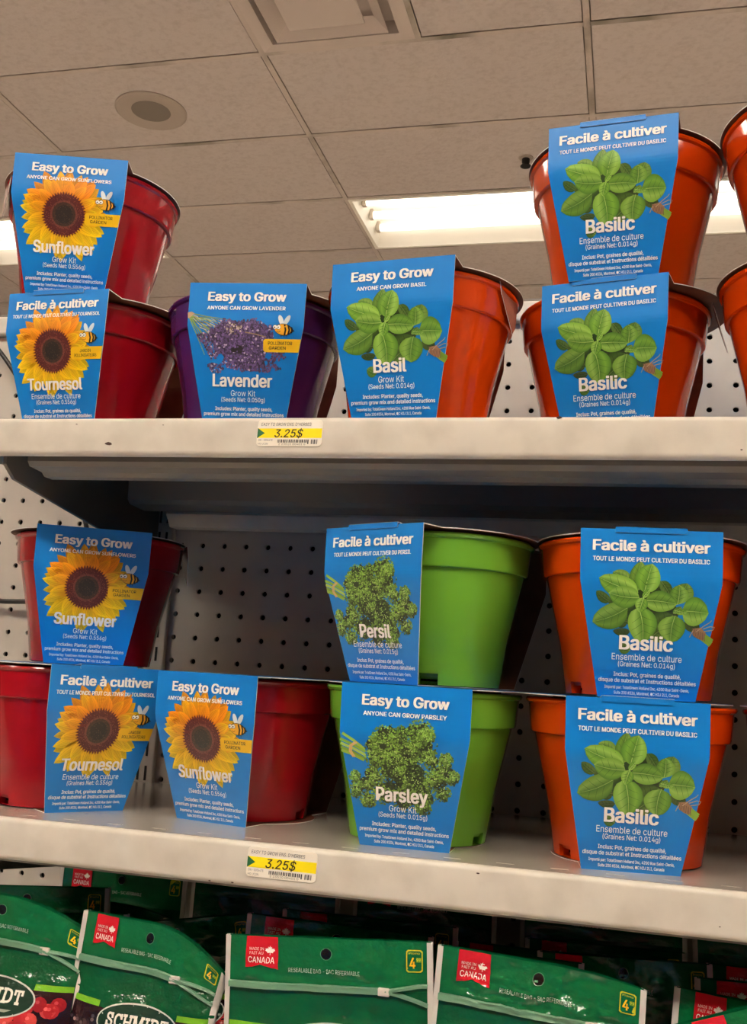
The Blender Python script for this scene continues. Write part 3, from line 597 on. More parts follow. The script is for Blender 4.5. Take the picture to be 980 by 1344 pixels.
bm = bmesh.new(); box(bm, X_A, X_B, Y_A, Y_B, FLOOR-2, FLOOR); tag(up(finish(bm, 'floor', M['floor'])), kind='structure')
bm = bmesh.new(); box(bm, X_A, X_B, Y_B-2, Y_B, FLOOR, CEIL); tag(up(finish(bm, 'wall_back', M['wall'])), kind='structure')

t = tag(empty('blocker_gondola', W(0, -98, FLOOR)), kind='structure')     # unseen shelving added across the aisle to block low light
bm = bmesh.new(); box(bm, -140, 170, -1, 1, 4, 80); finish(bm, 'back_board', M['bracket'], t)
for k, z in enumerate((6, 20, 34, 48, 62, 74)):
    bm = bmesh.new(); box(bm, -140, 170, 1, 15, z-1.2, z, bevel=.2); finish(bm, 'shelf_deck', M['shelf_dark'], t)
    bm = bmesh.new()
    rng = random.Random(k)
    x = -138.0
    while x < 166:
        w = rng.uniform(4, 9); h = rng.uniform(6, 11)
        box(bm, x, x+w-.4, 4, 12, z, z+h, rng.randrange(3)); x += w
    tag(finish(bm, 'blocker_goods', [M['bracket'], M['red'], M['cardback']], t), kind='stuff')

for nm, e in (('wall_front', (X_A, X_B, Y_A, Y_A+2)), ('wall_left', (X_A, X_A+2, Y_A+2, Y_B-2)), ('wall_right', (X_B-2, X_B, Y_A+2, Y_B-2))):  # unseen store walls, added to keep stray light from leaking in
    bm = bmesh.new(); box(bm, *e, FLOOR, CEIL); tag(up(finish(bm, nm, M['wall'])), kind='structure')

# ------------------------------------------------------------------ ceiling fixtures
def make_fixture(tube_mat):
    t = empty('ceiling_light', (0, 0, 0))
    bm = bmesh.new()           # white enamel trough, open below
    w, d, hgt = 48, 24, 4.2
    for (x0, x1, y0, y1) in ((.3, w-.3, .3, 1.0), (.3, w-.3, d-1.0, d-.3), (.3, 1.0, 1.0, d-1.0), (w-1.0, w-.3, 1.0, d-1.0)): box(bm, x0, x1, y0, y1, -.12, .12)
    o = [(1.0, 1.0), (w-1.0, 1.0), (w-1.0, d-1.0), (1.0, d-1.0)]; i = [(2.2, 4.5), (w-2.2, 4.5), (w-2.2, d-4.5), (2.2, d-4.5)]
    ov = [bm.verts.new((x, y, 0)) for x, y in o]; iv = [bm.verts.new((x, y, hgt)) for x, y in i]
    for k in range(4): bm.faces.new((ov[k], iv[k], iv[(k+1) % 4], ov[(k+1) % 4]))
    bm.faces.new(iv)
    finish(bm, 'housing', M['fixture'], t)
    for y in (6.0, 12.0, 18.0):
        bm = bmesh.new(); pts = [Vector((x, y, 2.1)) for x in (2.6, 16, 32, 45.4)]; tube(bm, pts, .75, 12)
        tb = finish(bm, 'fluorescent_tube', M[tube_mat], t, smooth=40)
        for x0, x1 in ((1.7, 2.6), (45.4, 46.3)):
            bm = bmesh.new(); box(bm, x0, x1, y-.6, y+.6, 1.2, 3.4, bevel=.15); finish(bm, 'lamp_holder', M['cap'], tb)
    return t
def copy_tree(o, parent=None):
    c = o.copy(); C.objects.link(c)
    if parent: c.parent = parent
    for ch in o.children: copy_tree(ch, c)
    return c
proto, proto_far = make_fixture('tube'), make_fixture('tube_far'); used = set()
SEEN = {(-36.23, 140.6): 'lit fluorescent ceiling light whose bare end shows behind the basil pots',
        (11.77, 140.6): 'lit fluorescent ceiling light continuing past the top right orange pots',
        (-132.23, 140.6): 'lit fluorescent ceiling light behind the topmost red sunflower pot'}
for k, (x, y) in enumerate(FIX):
    src = proto_far if y > 100 else proto
    o = src if src not in used else copy_tree(src); used.add(src)
    o.location = W(x, y, CEIL)
    lab = SEEN.get((round(x, 2), y))
    if lab: tag(o, lab, 'ceiling light', 'fluorescent ceiling lights')
    else: tag(o, 'added fluorescent ceiling light out of view over the aisles', 'ceiling light', 'added ceiling lights over the aisles')

def ring_slope(bm, x0, x1, y0, y1, za, ins, zb, mi=0):   # a square picture-frame ring whose inner edge sits at another height
    o = [bm.verts.new(p) for p in ((x0, y0, za), (x1, y0, za), (x1, y1, za), (x0, y1, za))]
    i = [bm.verts.new(p) for p in ((x0+ins, y0+ins, zb), (x1-ins, y0+ins, zb), (x1-ins, y1-ins, zb), (x0+ins, y1-ins, zb))]
    for k in range(4): bm.faces.new((o[k], i[k], i[(k+1) % 4], o[(k+1) % 4])).material_index = mi
t = tag(empty('air_vent', W(VX0, VY0, CEIL)), 'square stepped air diffuser set in the dusty ceiling grid', 'vent')
bm = bmesh.new(); ring_slope(bm, .4, 23.6, .4, 23.6, -.05, 2.0, -.25); ring_slope(bm, 2.4, 21.6, 2.4, 21.6, -.25, .3, 1.6); finish(bm, 'frame', M['vent'], t)
bm = bmesh.new(); ring_slope(bm, 3.6, 20.4, 3.6, 20.4, -.9, 1.9, .7); ring_slope(bm, 3.6, 20.4, 3.6, 20.4, -.9, .05, -.8); finish(bm, 'louvre', M['vent'], t)
bm = bmesh.new(); box(bm, 6.4, 17.6, 6.4, 17.6, -1.1, -.85, bevel=.08); ring_slope(bm, 6.4, 17.6, 6.4, 17.6, -.9, .8, 1.0); finish(bm, 'centre_panel', M['vent'], t)
bm = bmesh.new(); box(bm, 2, 22, 2, 22, 1.6, 1.9); finish(bm, 'duct_opening', M['tbar'], t)
t = tag(empty('ceiling_speaker', W(-60.7, 105.2, CEIL+.1)), 'round ceiling speaker with darker grille above the sunflower pots', 'speaker')
bm = bmesh.new(); lathe(bm, [(6.0, 0), (6.0, -.18), (5.7, -.34), (3.5, -.22), (3.2, -.12)], 56); finish(bm, 'rim', M['speaker'], t, smooth=30)
bm = bmesh.new(); lathe(bm, [(3.35, -.14), (1.8, -.22), (0, -.25)], 48); finish(bm, 'grille', M['grille'], t, smooth=30)
t = tag(empty('fire_sprinkler', W(-.13, 129.1, CEIL+.1)), 'small dark fire sprinkler head in the ceiling near the light', 'sprinkler')
bm = bmesh.new(); lathe(bm, [(1.3, 0), (1.2, -.15), (.6, -.3), (.55, -.3)], 28); finish(bm, 'escutcheon', M['speaker'], t, smooth=30)
bm = bmesh.new(); lathe(bm, [(.7, -.1), (.7, -.9), (.5, -1.5), (.95, -1.55), (.95, -1.65), (0, -1.7)], 24); finish(bm, 'sprinkler_head', M['cable'], t, smooth=30)

# ------------------------------------------------------------------ gondola: pegboards, uprights, shelves
def pegboard(xs, rs, x0, x1, z0, z1, dz, name, label):
    """a sheet with round holes on a 1 in grid; the holes go right through to the dark gap behind"""
    bm = bmesh.new(); r = .115; n = 12; T = .13
    sq = []
    for i in range(n):
        a = 2*math.pi*(i+.5)/n; c, s = math.cos(a), math.sin(a); k = .5/max(abs(c), abs(s)); sq.append((c*k, s*k, c*r, s*r))
    cx0, cx1 = xs[0]-.5, xs[-1]+.5; rz0, rz1 = -rs[-1]-.5+dz, -rs[0]+.5+dz
    for x in xs:
        for rr in rs:
            z = -rr+dz
            o = [bm.verts.new((x+q[0], 0, z+q[1])) for q in sq]; i1 = [bm.verts.new((x+q[2], 0, z+q[3])) for q in sq]; i2 = [bm.verts.new((x+q[2], T, z+q[3])) for q in sq]
            cor = {}
            for k in range(n):
                j = (k+1) % n
                bm.faces.new((o[k], o[j], i1[j], i1[k])); bm.faces.new((i1[k], i1[j], i2[j], i2[k]))
                if abs(abs(sq[k][0])-.5) < 1e-6 and abs(abs(sq[j][1])-.5) < 1e-6 or abs(abs(sq[k][1])-.5) < 1e-6 and abs(abs(sq[j][0])-.5) < 1e-6:
                    cv = bm.verts.new((x+math.copysign(.5, sq[k][0]), 0, z+math.copysign(.5, sq[k][1])))
                    bm.faces.new((o[k], cv, o[j]))
    def q(a, b, c, d):
        if b-a > 1e-4 and d-c > 1e-4: bm.faces.new([bm.verts.new(p) for p in ((a, 0, c), (b, 0, c), (b, 0, d), (a, 0, d))])
    q(x0, cx0, z0, z1); q(cx1, x1, z0, z1); q(cx0, cx1, z0, rz0); q(cx0, cx1, rz1, z1)
    bmesh.ops.recalc_face_normals(bm, faces=bm.faces)
    t = tag(empty(name, W(0, 0, 0)), label, 'pegboard', 'gondola back panels')
    finish(bm, 'board', M['peg'], t)
    bm = bmesh.new(); box(bm, x0, x1, T+.5, T+.7, z0, z1); finish(bm, 'backing', M['cavity'], t)
    return t
pegboard(list(range(0, 34)), list(range(-9, 22)), -.25, 46.3, -FLOOR*-1+4, 9.72, 0, 'pegboard', 'beige pegboard back panel behind the lavender, parsley and basil pots')
pegboard([-9.05-4+i for i in range(0, 12)], list(range(-9, 8)), -49, -1.35, -7.75, 9.72, -.157, 'pegboard', 'beige pegboard back panel of the empty bay left of the shelf bracket')
pegboard([-9.08-4+i for i in range(0, 12)], list(range(8, 22)), -49, -1.35, FLOOR+4, -7.8, -.41, 'pegboard', 'low strip of beige pegboard above the bags at the far left')
t = tag(empty('shelf_upright', W(-.78, 0, FLOOR)), 'beige slotted steel upright between the two pegboards', 'upright', None)
bm = bmesh.new(); box(bm, -.56, .50, -.22, .9, 0, 72.9, bevel=.06); finish(bm, 'post', M['peg'], t)
bm = bmesh.new()
for k in range(26):
    for dx in (-.2, .14): box(bm, dx-.05, dx+.05, -.235, -.2, 45+k+.2, 45+k+.8)
finish(bm, 'slot_strip', M['cavity'], t)  # dark bars in place of cut slots, recess shade put into their colour
t = tag(empty('top_rail', W(0, 0, 9.78)), 'beige rail capping the pegboards along the top of the gondola', 'rail')
bm = bmesh.new(); box(bm, -49, 46.3, -.35, .9, 0, .85, bevel=.08); finish(bm, 'rail', M['shelf'], t)
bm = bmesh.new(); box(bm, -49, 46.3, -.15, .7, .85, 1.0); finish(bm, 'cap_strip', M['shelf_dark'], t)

SD, LIP = -12.2, 1.25
def shelf(z, label, chips):
    t = tag(empty('gondola_shelf', W(0, 0, z)), label, 'shelf', 'steel gondola shelves')
    x0, x1 = -2.6, 46.2
    bm = bmesh.new()
    box(bm, x0, x1, SD+.25, -.25, -.05, 0)
    box(bm, x0, x0+.05, SD+.3, -.3, -1.1, -.05); box(bm, x1-.05, x1, SD+.3, -.3, -1.1, -.05)
    for k in range(30):                                     # little stamped divider slots along the front of the deck
        box(bm, .6+k*1.5, 1.1+k*1.5, SD+.75, SD+.83, -.01, .012, 0)
    finish(bm, 'deck', M['deck'], t)
    bm = bmesh.new(); prof = []
    for k in range(7): a = R(90+15*k); prof.append((SD+.16+.16*math.cos(a), -.16+.16*math.sin(a)))
    for k in range(9): a = R(180+20*k); prof.append((SD+.18+.18*math.cos(a), -LIP+.18+.18*math.sin(a)))
    prof += [(SD+.32, -LIP+.3), (SD+.12, -LIP+.45), (SD+.08, -.2), (SD+.16, -.06)]
    prism_x(bm, prof, x0, x1)
    for (cx, cz, s) in chips:
        rng = random.Random(int(cx*97)); n = 11
        extrude_poly(bm, [Vector((cx+s*(.7+.5*rng.random())*math.cos(6.283*i/n), SD-.004, cz+.42*s*(.7+.5*rng.random())*math.sin(6.283*i/n))) for i in range(n)], Vector((0, .003, 0)), 1, 1, 1)
    finish(bm, 'front_lip', [M['shelf'], M['chip']], t, smooth=32)
    bm = bmesh.new()
    prism_x(bm, [(-11.5, -.06), (-11.5, -1.30), (-11.35, -1.45), (-10.6, -1.5), (-10.4, -1.62), (-9.9, -1.62), (-9.9, -.06)], -.55, 46)
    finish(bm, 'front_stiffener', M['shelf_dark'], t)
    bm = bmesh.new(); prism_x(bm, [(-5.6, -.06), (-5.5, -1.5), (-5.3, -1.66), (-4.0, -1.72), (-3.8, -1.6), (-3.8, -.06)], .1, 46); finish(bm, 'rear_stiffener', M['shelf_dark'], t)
    bm = bmesh.new(); prism_x(bm, [(-1.4, -.06), (-1.4, -1.4), (-.95, -1.9), (-.15, -1.9), (-.15, -.06)], -.2, 46); finish(bm, 'rear_flange', M['shelf'], t)
    for x in (-1.2, 46.1):
        bm = bmesh.new(); prof = [(-.05, -.1), (-.05, -3.4), (-1.2, -3.2), (-11.3, -1.9), (-11.9, -1.5), (-11.9, -.1)]
        extrude_poly(bm, [Vector((x, y, zz)) for y, zz in prof], Vector((.13, 0, 0)))
        bmesh.ops.recalc_face_normals(bm, faces=bm.faces)
        finish(bm, 'bracket', M['bracket'], t)
    return t
ZU, ZL = 2.56, -10.13
shelf(ZU, 'upper beige steel shelf holding sunflower, lavender and basil pots', [(2.76, -.86, .13), (17.0, -.05, .09), (1.55, -.22, .035), (4.6, -.25, .03), (22.0, -.98, .04)])
shelf(ZL, 'lower beige steel shelf with glossy deck above the green bags', [(15.2, -.2, .05), (8.1, -1.16, .05), (7.4, -1.18, .04), (21.5, -.9, .03)])
t = tag(empty('base_shelf', W(0, 0, -21.75)), 'wide base shelf of the gondola under the green bags', 'shelf')
bm = bmesh.new(); box(bm, -1.05, 46.2, -15, -.2, -.06, 0); finish(bm, 'deck', M['shelf'], t)
bm = bmesh.new(); box(bm, -1.05, 46.2, -15.05, -14.9, -1.6, .0); finish(bm, 'front_lip', M['shelf'], t)
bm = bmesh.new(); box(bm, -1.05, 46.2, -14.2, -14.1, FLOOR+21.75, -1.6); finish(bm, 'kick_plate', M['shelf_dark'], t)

bm = bmesh.new()
ctrl = [(-16, -.7, 11.2), (-11.4, -.6, 9.7), (-10.2, -.55, 9.2), (-8.6, -.5, 7.4), (-6.2, -.5, 4.2), (-4.6, -.5, 1.2), (-4.2, -.5, -1.2), (-5.4, -.5, -2.5), (-7.7, -.5, -2.82), (-9.2, -.5, -2.6), (-14, -.5, -1.2)]
pts = []
for i in range(len(ctrl)-1):
    p0, p1, p2, p3 = [Vector(ctrl[max(0, min(len(ctrl)-1, j))]) for j in (i-1, i, i+1, i+2)]
    for k in range(6):
        s = k/6; pts.append(.5*((2*p1)+(p2-p0)*s+(2*p0-5*p1+4*p2-p3)*s*s+(3*p1-p0-3*p2+p3)*s**3))
tube(bm, pts, .11, 8)
tag(up(finish(bm, 'power_cable', M['cable'], smooth=60)), 'black cable looping down the left pegboard behind the red pots', 'cable')

# ------------------------------------------------------------------ planter kits
HP = 4.60
def make_pot(col):
    bm = bmesh.new(); n = 96
    lathe(bm, [(3.14, HP), (3.17, HP-.06), (3.14, HP-.13), (3.07, HP-.18), (3.06, HP-.30), (3.00, 3.66), (2.98, 3.58), (2.94, 3.55), (2.74, 3.54), (2.69, 3.47), (2.24, .36)], n)
    z1, r1, r0, ri = .36, 2.24, 2.19, 1.9
    def notch(i): return (i % 24) in (11, 12, 13, 14)         # four drainage cut-outs in the foot
    P = lambda r, i, z: bm.verts.new((r*math.cos(2*math.pi*i/n), r*math.sin(2*math.pi*i/n), z))
    for i in range(n):
        if not notch(i):
            bm.faces.new((P(r1, i, z1), P(r0, i, .02), P(r0, i+1, .02), P(r1, i+1, z1)))
        else:
            bm.faces.new((P(ri, i, z1), P(ri, i, .02), P(ri, i+1, .02), P(ri, i+1, z1)))
            bm.faces.new((P(r1, i, z1), P(ri, i, z1), P(ri, i+1, z1), P(r1, i+1, z1)))
            if not notch(i-1): bm.faces.new((P(r1, i, z1), P(r0, i, .02), P(ri, i, .02), P(ri, i, z1)))
            if not notch(i+1): bm.faces.new((P(r1, i+1, z1), P(ri, i+1, z1), P(ri, i+1, .02), P(r0, i+1, .02)))
    lathe(bm, [(3.14, HP), (3.02, HP-.02), (2.95, HP-.3), (2.86, 3.5), (2.12, .25), (0, .22)], n)
    lathe(bm, [(r0, .02), (r0-.12, 0), (ri, .02), (ri, .12), (0, .12)], n)
    bmesh.ops.remove_doubles(bm, verts=bm.verts, dist=.0008)
    bmesh.ops.recalc_face_normals(bm, faces=bm.faces)
    o = finish(bm, 'planter_pot', M[col], smooth=30); me = o.data; bpy.data.objects.remove(o); return me
def card_misc():
    out = {}
    def done(bm, name, mats):
        bmesh.ops.recalc_face_normals(bm, faces=bm.faces)
        o = finish(bm, name, mats); out[name] = o.data; bpy.data.objects.remove(o)
    # lid: a disc over the rim that runs out into the front and back folds
    bm = bmesh.new(); pts = []; RL = 3.23; n = 120
    for i in range(n):
        a = 2*math.pi*i/n; x, y = RL*math.cos(a), RL*math.sin(a)
        pts.append((x, y))
    hw = WT/2
    def outline():
        P = []; a0 = math.atan2(math.sqrt(RL*RL-hw*hw), hw)
        for i in range(41): a = -a0+2*a0*i/40; P.append((RL*math.cos(a), RL*math.sin(a)))
        P += [(hw, RA), (-hw, RA)]
        for i in range(41): a = math.pi-a0+2*a0*i/40; P.append((RL*math.cos(a), RL*math.sin(a)))
        P += [(-hw, -RA+.02), (hw, -RA+.02)]
        return P
    extrude_poly(bm, [Vector((x, y, HC-.035)) for x, y in outline()], Vector((0, 0, .03)), 0, 1, 2)
    done(bm, 'lid_card', [M['kraft'], M['cardback'], M['cardedge']])
    # back panel: same six-sided outline as the front
    bm = bmesh.new()
    for v0, v1 in ((0, H1), (H1, HC)):
        pr = [(-card_half(v0), v0), (card_half(v0), v0), (card_half(v1), v1), (-card_half(v1), v1)]
        yy = {0: RA, H1: RA, HC: RB}
        extrude_poly(bm, [Vector((u, yy[v], HC-v)) for u, v in pr], Vector((0, .024, 0)), 0, 1, 2)
    done(bm, 'back_card', [M['kraft'], M['cardback'], M['cardedge']])
    # base: round card under the pot's foot joined to both panels
    bm = bmesh.new(); P = []; RB2 = 2.05; hb = WB/2; a0 = math.atan2(math.sqrt(RB2*RB2-hb*hb), hb)
    for i in range(31): a = -a0+2*a0*i/30; P.append((RB2*math.cos(a), RB2*math.sin(a)))
    P += [(hb, RB), (-hb, RB)]
    for i in range(31): a = math.pi-a0+2*a0*i/30; P.append((RB2*math.cos(a), RB2*math.sin(a)))
    P += [(-hb, -RB+.02), (hb, -RB+.02)]
    extrude_poly(bm, [Vector((x, y, 0.0)) for x, y in P], Vector((0, 0, .022)), 1, 0, 2)
    done(bm, 'base_card', [M['kraft'], M['cardback'], M['cardedge']])
    # closing tab folded from the lid over the top of the French face
    bm = bmesh.new()
    prof = [(-.98, -.075), (.98, -.075), (1.0, .05), (.98, .10), (-.98, .10), (-1.0, .05)]
    extrude_poly(bm, [Vector((u, card_y(0)-.036, HC-v)) for u, v in prof], Vector((0, .018, 0)), 0, 0, 1)
    extrude_poly(bm, [Vector((-.98, -RA-.036, HC+.075)), Vector((.98, -RA-.036, HC+.075)), Vector((.98, -RA+.5, HC+.012)), Vector((-.98, -RA+.5, HC+.012))], Vector((0, .0, -.018)), 0, 0, 1)
    done(bm, 'closing_tab', [M['cardback'], M['cardedge']])
    # dust flap hanging down from the lid's edge (hinge along +y at x = 0)
    bm = bmesh.new()
    prof = [(-.85, 0), (.55, 0), (.62, -.35), (.32, -1.15), (-.05, -1.5), (-.45, -.9), (-.8, -.4)]
    extrude_poly(bm, [Vector((.05-.04*z, y, z)) for y, z in prof], Vector((.02, 0, 0)), 0, 0, 1)
    done(bm, 'corner_flap', [M['flapin'], M['cardedge']])
    return out
POT = {c: make_pot(c) for c in ('red', 'orange', 'green', 'purple')}
CARD = {k: make_card(k) for k in NEUTRAL}
MISC = card_misc()
def kit(name, kind, col, x, y, z, yaw, dx, label, group, cat='potted grow kit', flaps=(), spin=0.0):
    t = tag(empty(name, W(x, y, z), R(yaw)), label, cat, group)
    p = link('planter_pot', POT[col], t); p.location = (dx*IN, 0, .024*IN); p.rotation_euler = (0, 0, R(spin))
    link('front_card', CARD[kind], t)
    for nm in ('lid_card', 'back_card', 'base_card'):
        o = link(nm, MISC[nm], t)
        if nm == 'lid_card': pass
    if NEUTRAL[kind][0] == 'fr': link('closing_tab', MISC['closing_tab'], t)
    for (ang, r, swing) in flaps:          # angle round the lid, hinge radius, how far it swings out
        f = link('corner_flap', MISC['corner_flap'], t)
        f.location = (r*math.cos(R(ang))*IN+dx*IN*.6, r*math.sin(R(ang))*IN, (HC-.04)*IN); f.rotation_euler = (0, R(swing), R(ang))
    return t
SF, BA, PA = 'sunflower grow kits', 'basil grow kits', 'parsley grow kits'
Z1U, Z1L = ZU+HC+.02, ZL+HC+.02
kit('sunflower_kit', 'tournesol', 'red', -.10, -7.8, ZU, -2.3, -.40, 'red pot with French Tournesol card at the left end of the upper shelf', SF, spin=20)
kit('sunflower_kit', 'sunflower', 'red', -.99, -8.36, Z1U, 15.9, 0, 'red Sunflower pot standing on the Tournesol pot of the upper shelf', SF, flaps=((205, 3.05, 0),), spin=5)
kit('lavender_kit', 'lavender', 'purple', 6.35, -7.93, ZU, 6.8, -.5, 'purple pot with Lavender card, alone on the upper shelf', 'lavender grow kits')
kit('basil_kit', 'basil', 'orange', 12.29, -9.33, ZU, -5.9, -.08, 'orange pot with English Basil card next to the purple lavender pot', BA, flaps=((-8, 2.95, -4),), spin=30)
kit('basil_kit', 'basilic', 'orange', 18.85, -7.26, ZU, -12.1, -.48, 'orange Basilic pot standing on the upper shelf under another Basilic pot', BA, flaps=((4, 3.0, -14),), spin=12)
kit('basil_kit', 'basilic', 'orange', 18.68, -8.08, Z1U, -6.3, -.03, 'orange Basilic pot stacked highest, in front of the lit ceiling light', BA, spin=40)
kit('basil_kit', 'basil', 'orange', 24.75, -9.6, ZU, -4, 0, 'cut-off orange pot on the upper shelf at the right picture edge', BA, spin=0)
kit('basil_kit', 'basilic', 'orange', 24.80, -10.0, Z1U, -8, 0, 'cut-off orange pot stacked on another at the top right picture edge', BA, spin=0)
kit('sunflower_kit', 'tournesol', 'red', -.24, -7.99, ZL, 51.5, 0, 'red pot turned aside with Tournesol card at the left end of the lower shelf', SF, spin=60)
kit('sunflower_kit', 'sunflower', 'red', -.63, -6.02, Z1L, 26.0, .1, 'red Sunflower pot stacked over the turned Tournesol pot on the lower shelf', SF, flaps=((8, 3.1, -8),), spin=-52)
kit('sunflower_kit', 'sunflower', 'red', 6.72, -6.79, ZL, -13.2, -.5, 'red Sunflower pot on the lower shelf beside the green Parsley pot', SF, spin=-45)
kit('parsley_kit', 'parsley', 'green', 12.79, -8.04, ZL, -.2, -.13, 'green pot with English Parsley card on the lower shelf', PA, spin=20)
kit('parsley_kit', 'persil', 'green', 13.01, -8.2, Z1L, -27.0, -.12, 'green pot with French Persil card stacked on the Parsley pot', PA, spin=-14)
kit('basil_kit', 'basilic', 'orange', 18.94, -8.23, ZL, 6.9, .2, 'orange Basilic pot standing on the lower shelf beside the green pots', BA, spin=-19)
kit('basil_kit', 'basilic', 'orange', 19.42, -8.2, Z1L, 3.7, -.05, 'orange Basilic pot stacked on another on the lower shelf', BA, spin=-17)
kit('basil_kit', 'basilic', 'orange', 25.6, -8.4, ZL, 4, 0, 'orange pot cut off by the right picture edge on the lower shelf', BA)
kit('basil_kit', 'basil', 'orange', 26.1, -8.2, Z1L, 12, 0, 'orange pot stacked on the cut-off pot at the right of the lower shelf', BA)

# ------------------------------------------------------------------ price labels
def price_label(x, z, label, sh):
    A = Art(); w, h = 2.1, .83; rr = .12
    S = lambda u, v: (u+.5*sh-sh*v/h, v)
    pts = []
    for cx, cy, a0 in ((w/2-rr, rr, -90), (w/2-rr, h-rr, 0), (-w/2+rr, h-rr, 90), (-w/2+rr, rr, 180)):
        for k in range(5): a = R(a0+22.5*k); pts.append(S(cx+rr*math.cos(a), cy+rr*math.sin(a)))
    A.poly(pts, (250, 242, 226), 0)
    A.poly([S(-w/2+.01, .27), S(w/2-.01, .27), S(w/2-.01, .57), S(-w/2+.01, .57)], (255, 232, 6), 1)
    A.poly([S(-w/2+.01, .26), S(-w/2+.25, .42), S(-w/2+.01, .58)], (36, 104, 62), 2)
    A.text('3.25$', -.02, .425, .92, .25, (26, 20, 18), 3, .012, shear=.25)
    A.text('EASY TO GROW ENS. D\'HERBES', -.12, .14, 1.62, .095, (96, 90, 86), 3, -.012, shear=.15)
    A.text('DN - 00564TE', -.76, .64, .46, .06, (120, 114, 108), 3, -.01); A.text('HG UCIN', -.84, .755, .32, .06, (120, 114, 108), 3, -.01)
    rng = random.Random(4); u = -.36
    while u < .92:
        q = rng.uniform(.012, .04)
        if not .62 < u < .70: A.poly([S(u, .62), S(u+q, .62), S(u+q, .72 if u < .6 else .76), S(u, .72 if u < .6 else .76)], (52, 48, 46), 3)
        u += q+rng.uniform(.014, .034)
    A.text('2 23510 00401 0', .1, .765, .86, .06, (110, 104, 100), 3, -.01)
    A.mapto(lambda u, v, l: Vector((u, -.022-.0022*l, -v)))
    bm = A.bm; 
    side = [bm.verts.new((u, -.022, -v)) for u, v in pts]; back = [bm.verts.new((u, 0, -v)) for u, v in pts]; n = len(pts)
    for i in range(n):
        f = bm.faces.new((side[i], side[(i+1) % n], back[(i+1) % n], back[i]))
        for l in f.loops: l[A.cl] = lin((236, 228, 214))
    o = finish(bm, 'price_label', M['label'])
    o.location = W(x, SD-.002, z); tag(o, label, 'price tag', 'yellow shelf price tags'); return o
price_label(8.85, ZU-.10, 'white and yellow 3.25$ price tag on the upper shelf edge', .02)
price_label(9.56, ZL-.10, 'white and yellow 3.25$ price tag on the lower shelf edge', .02)

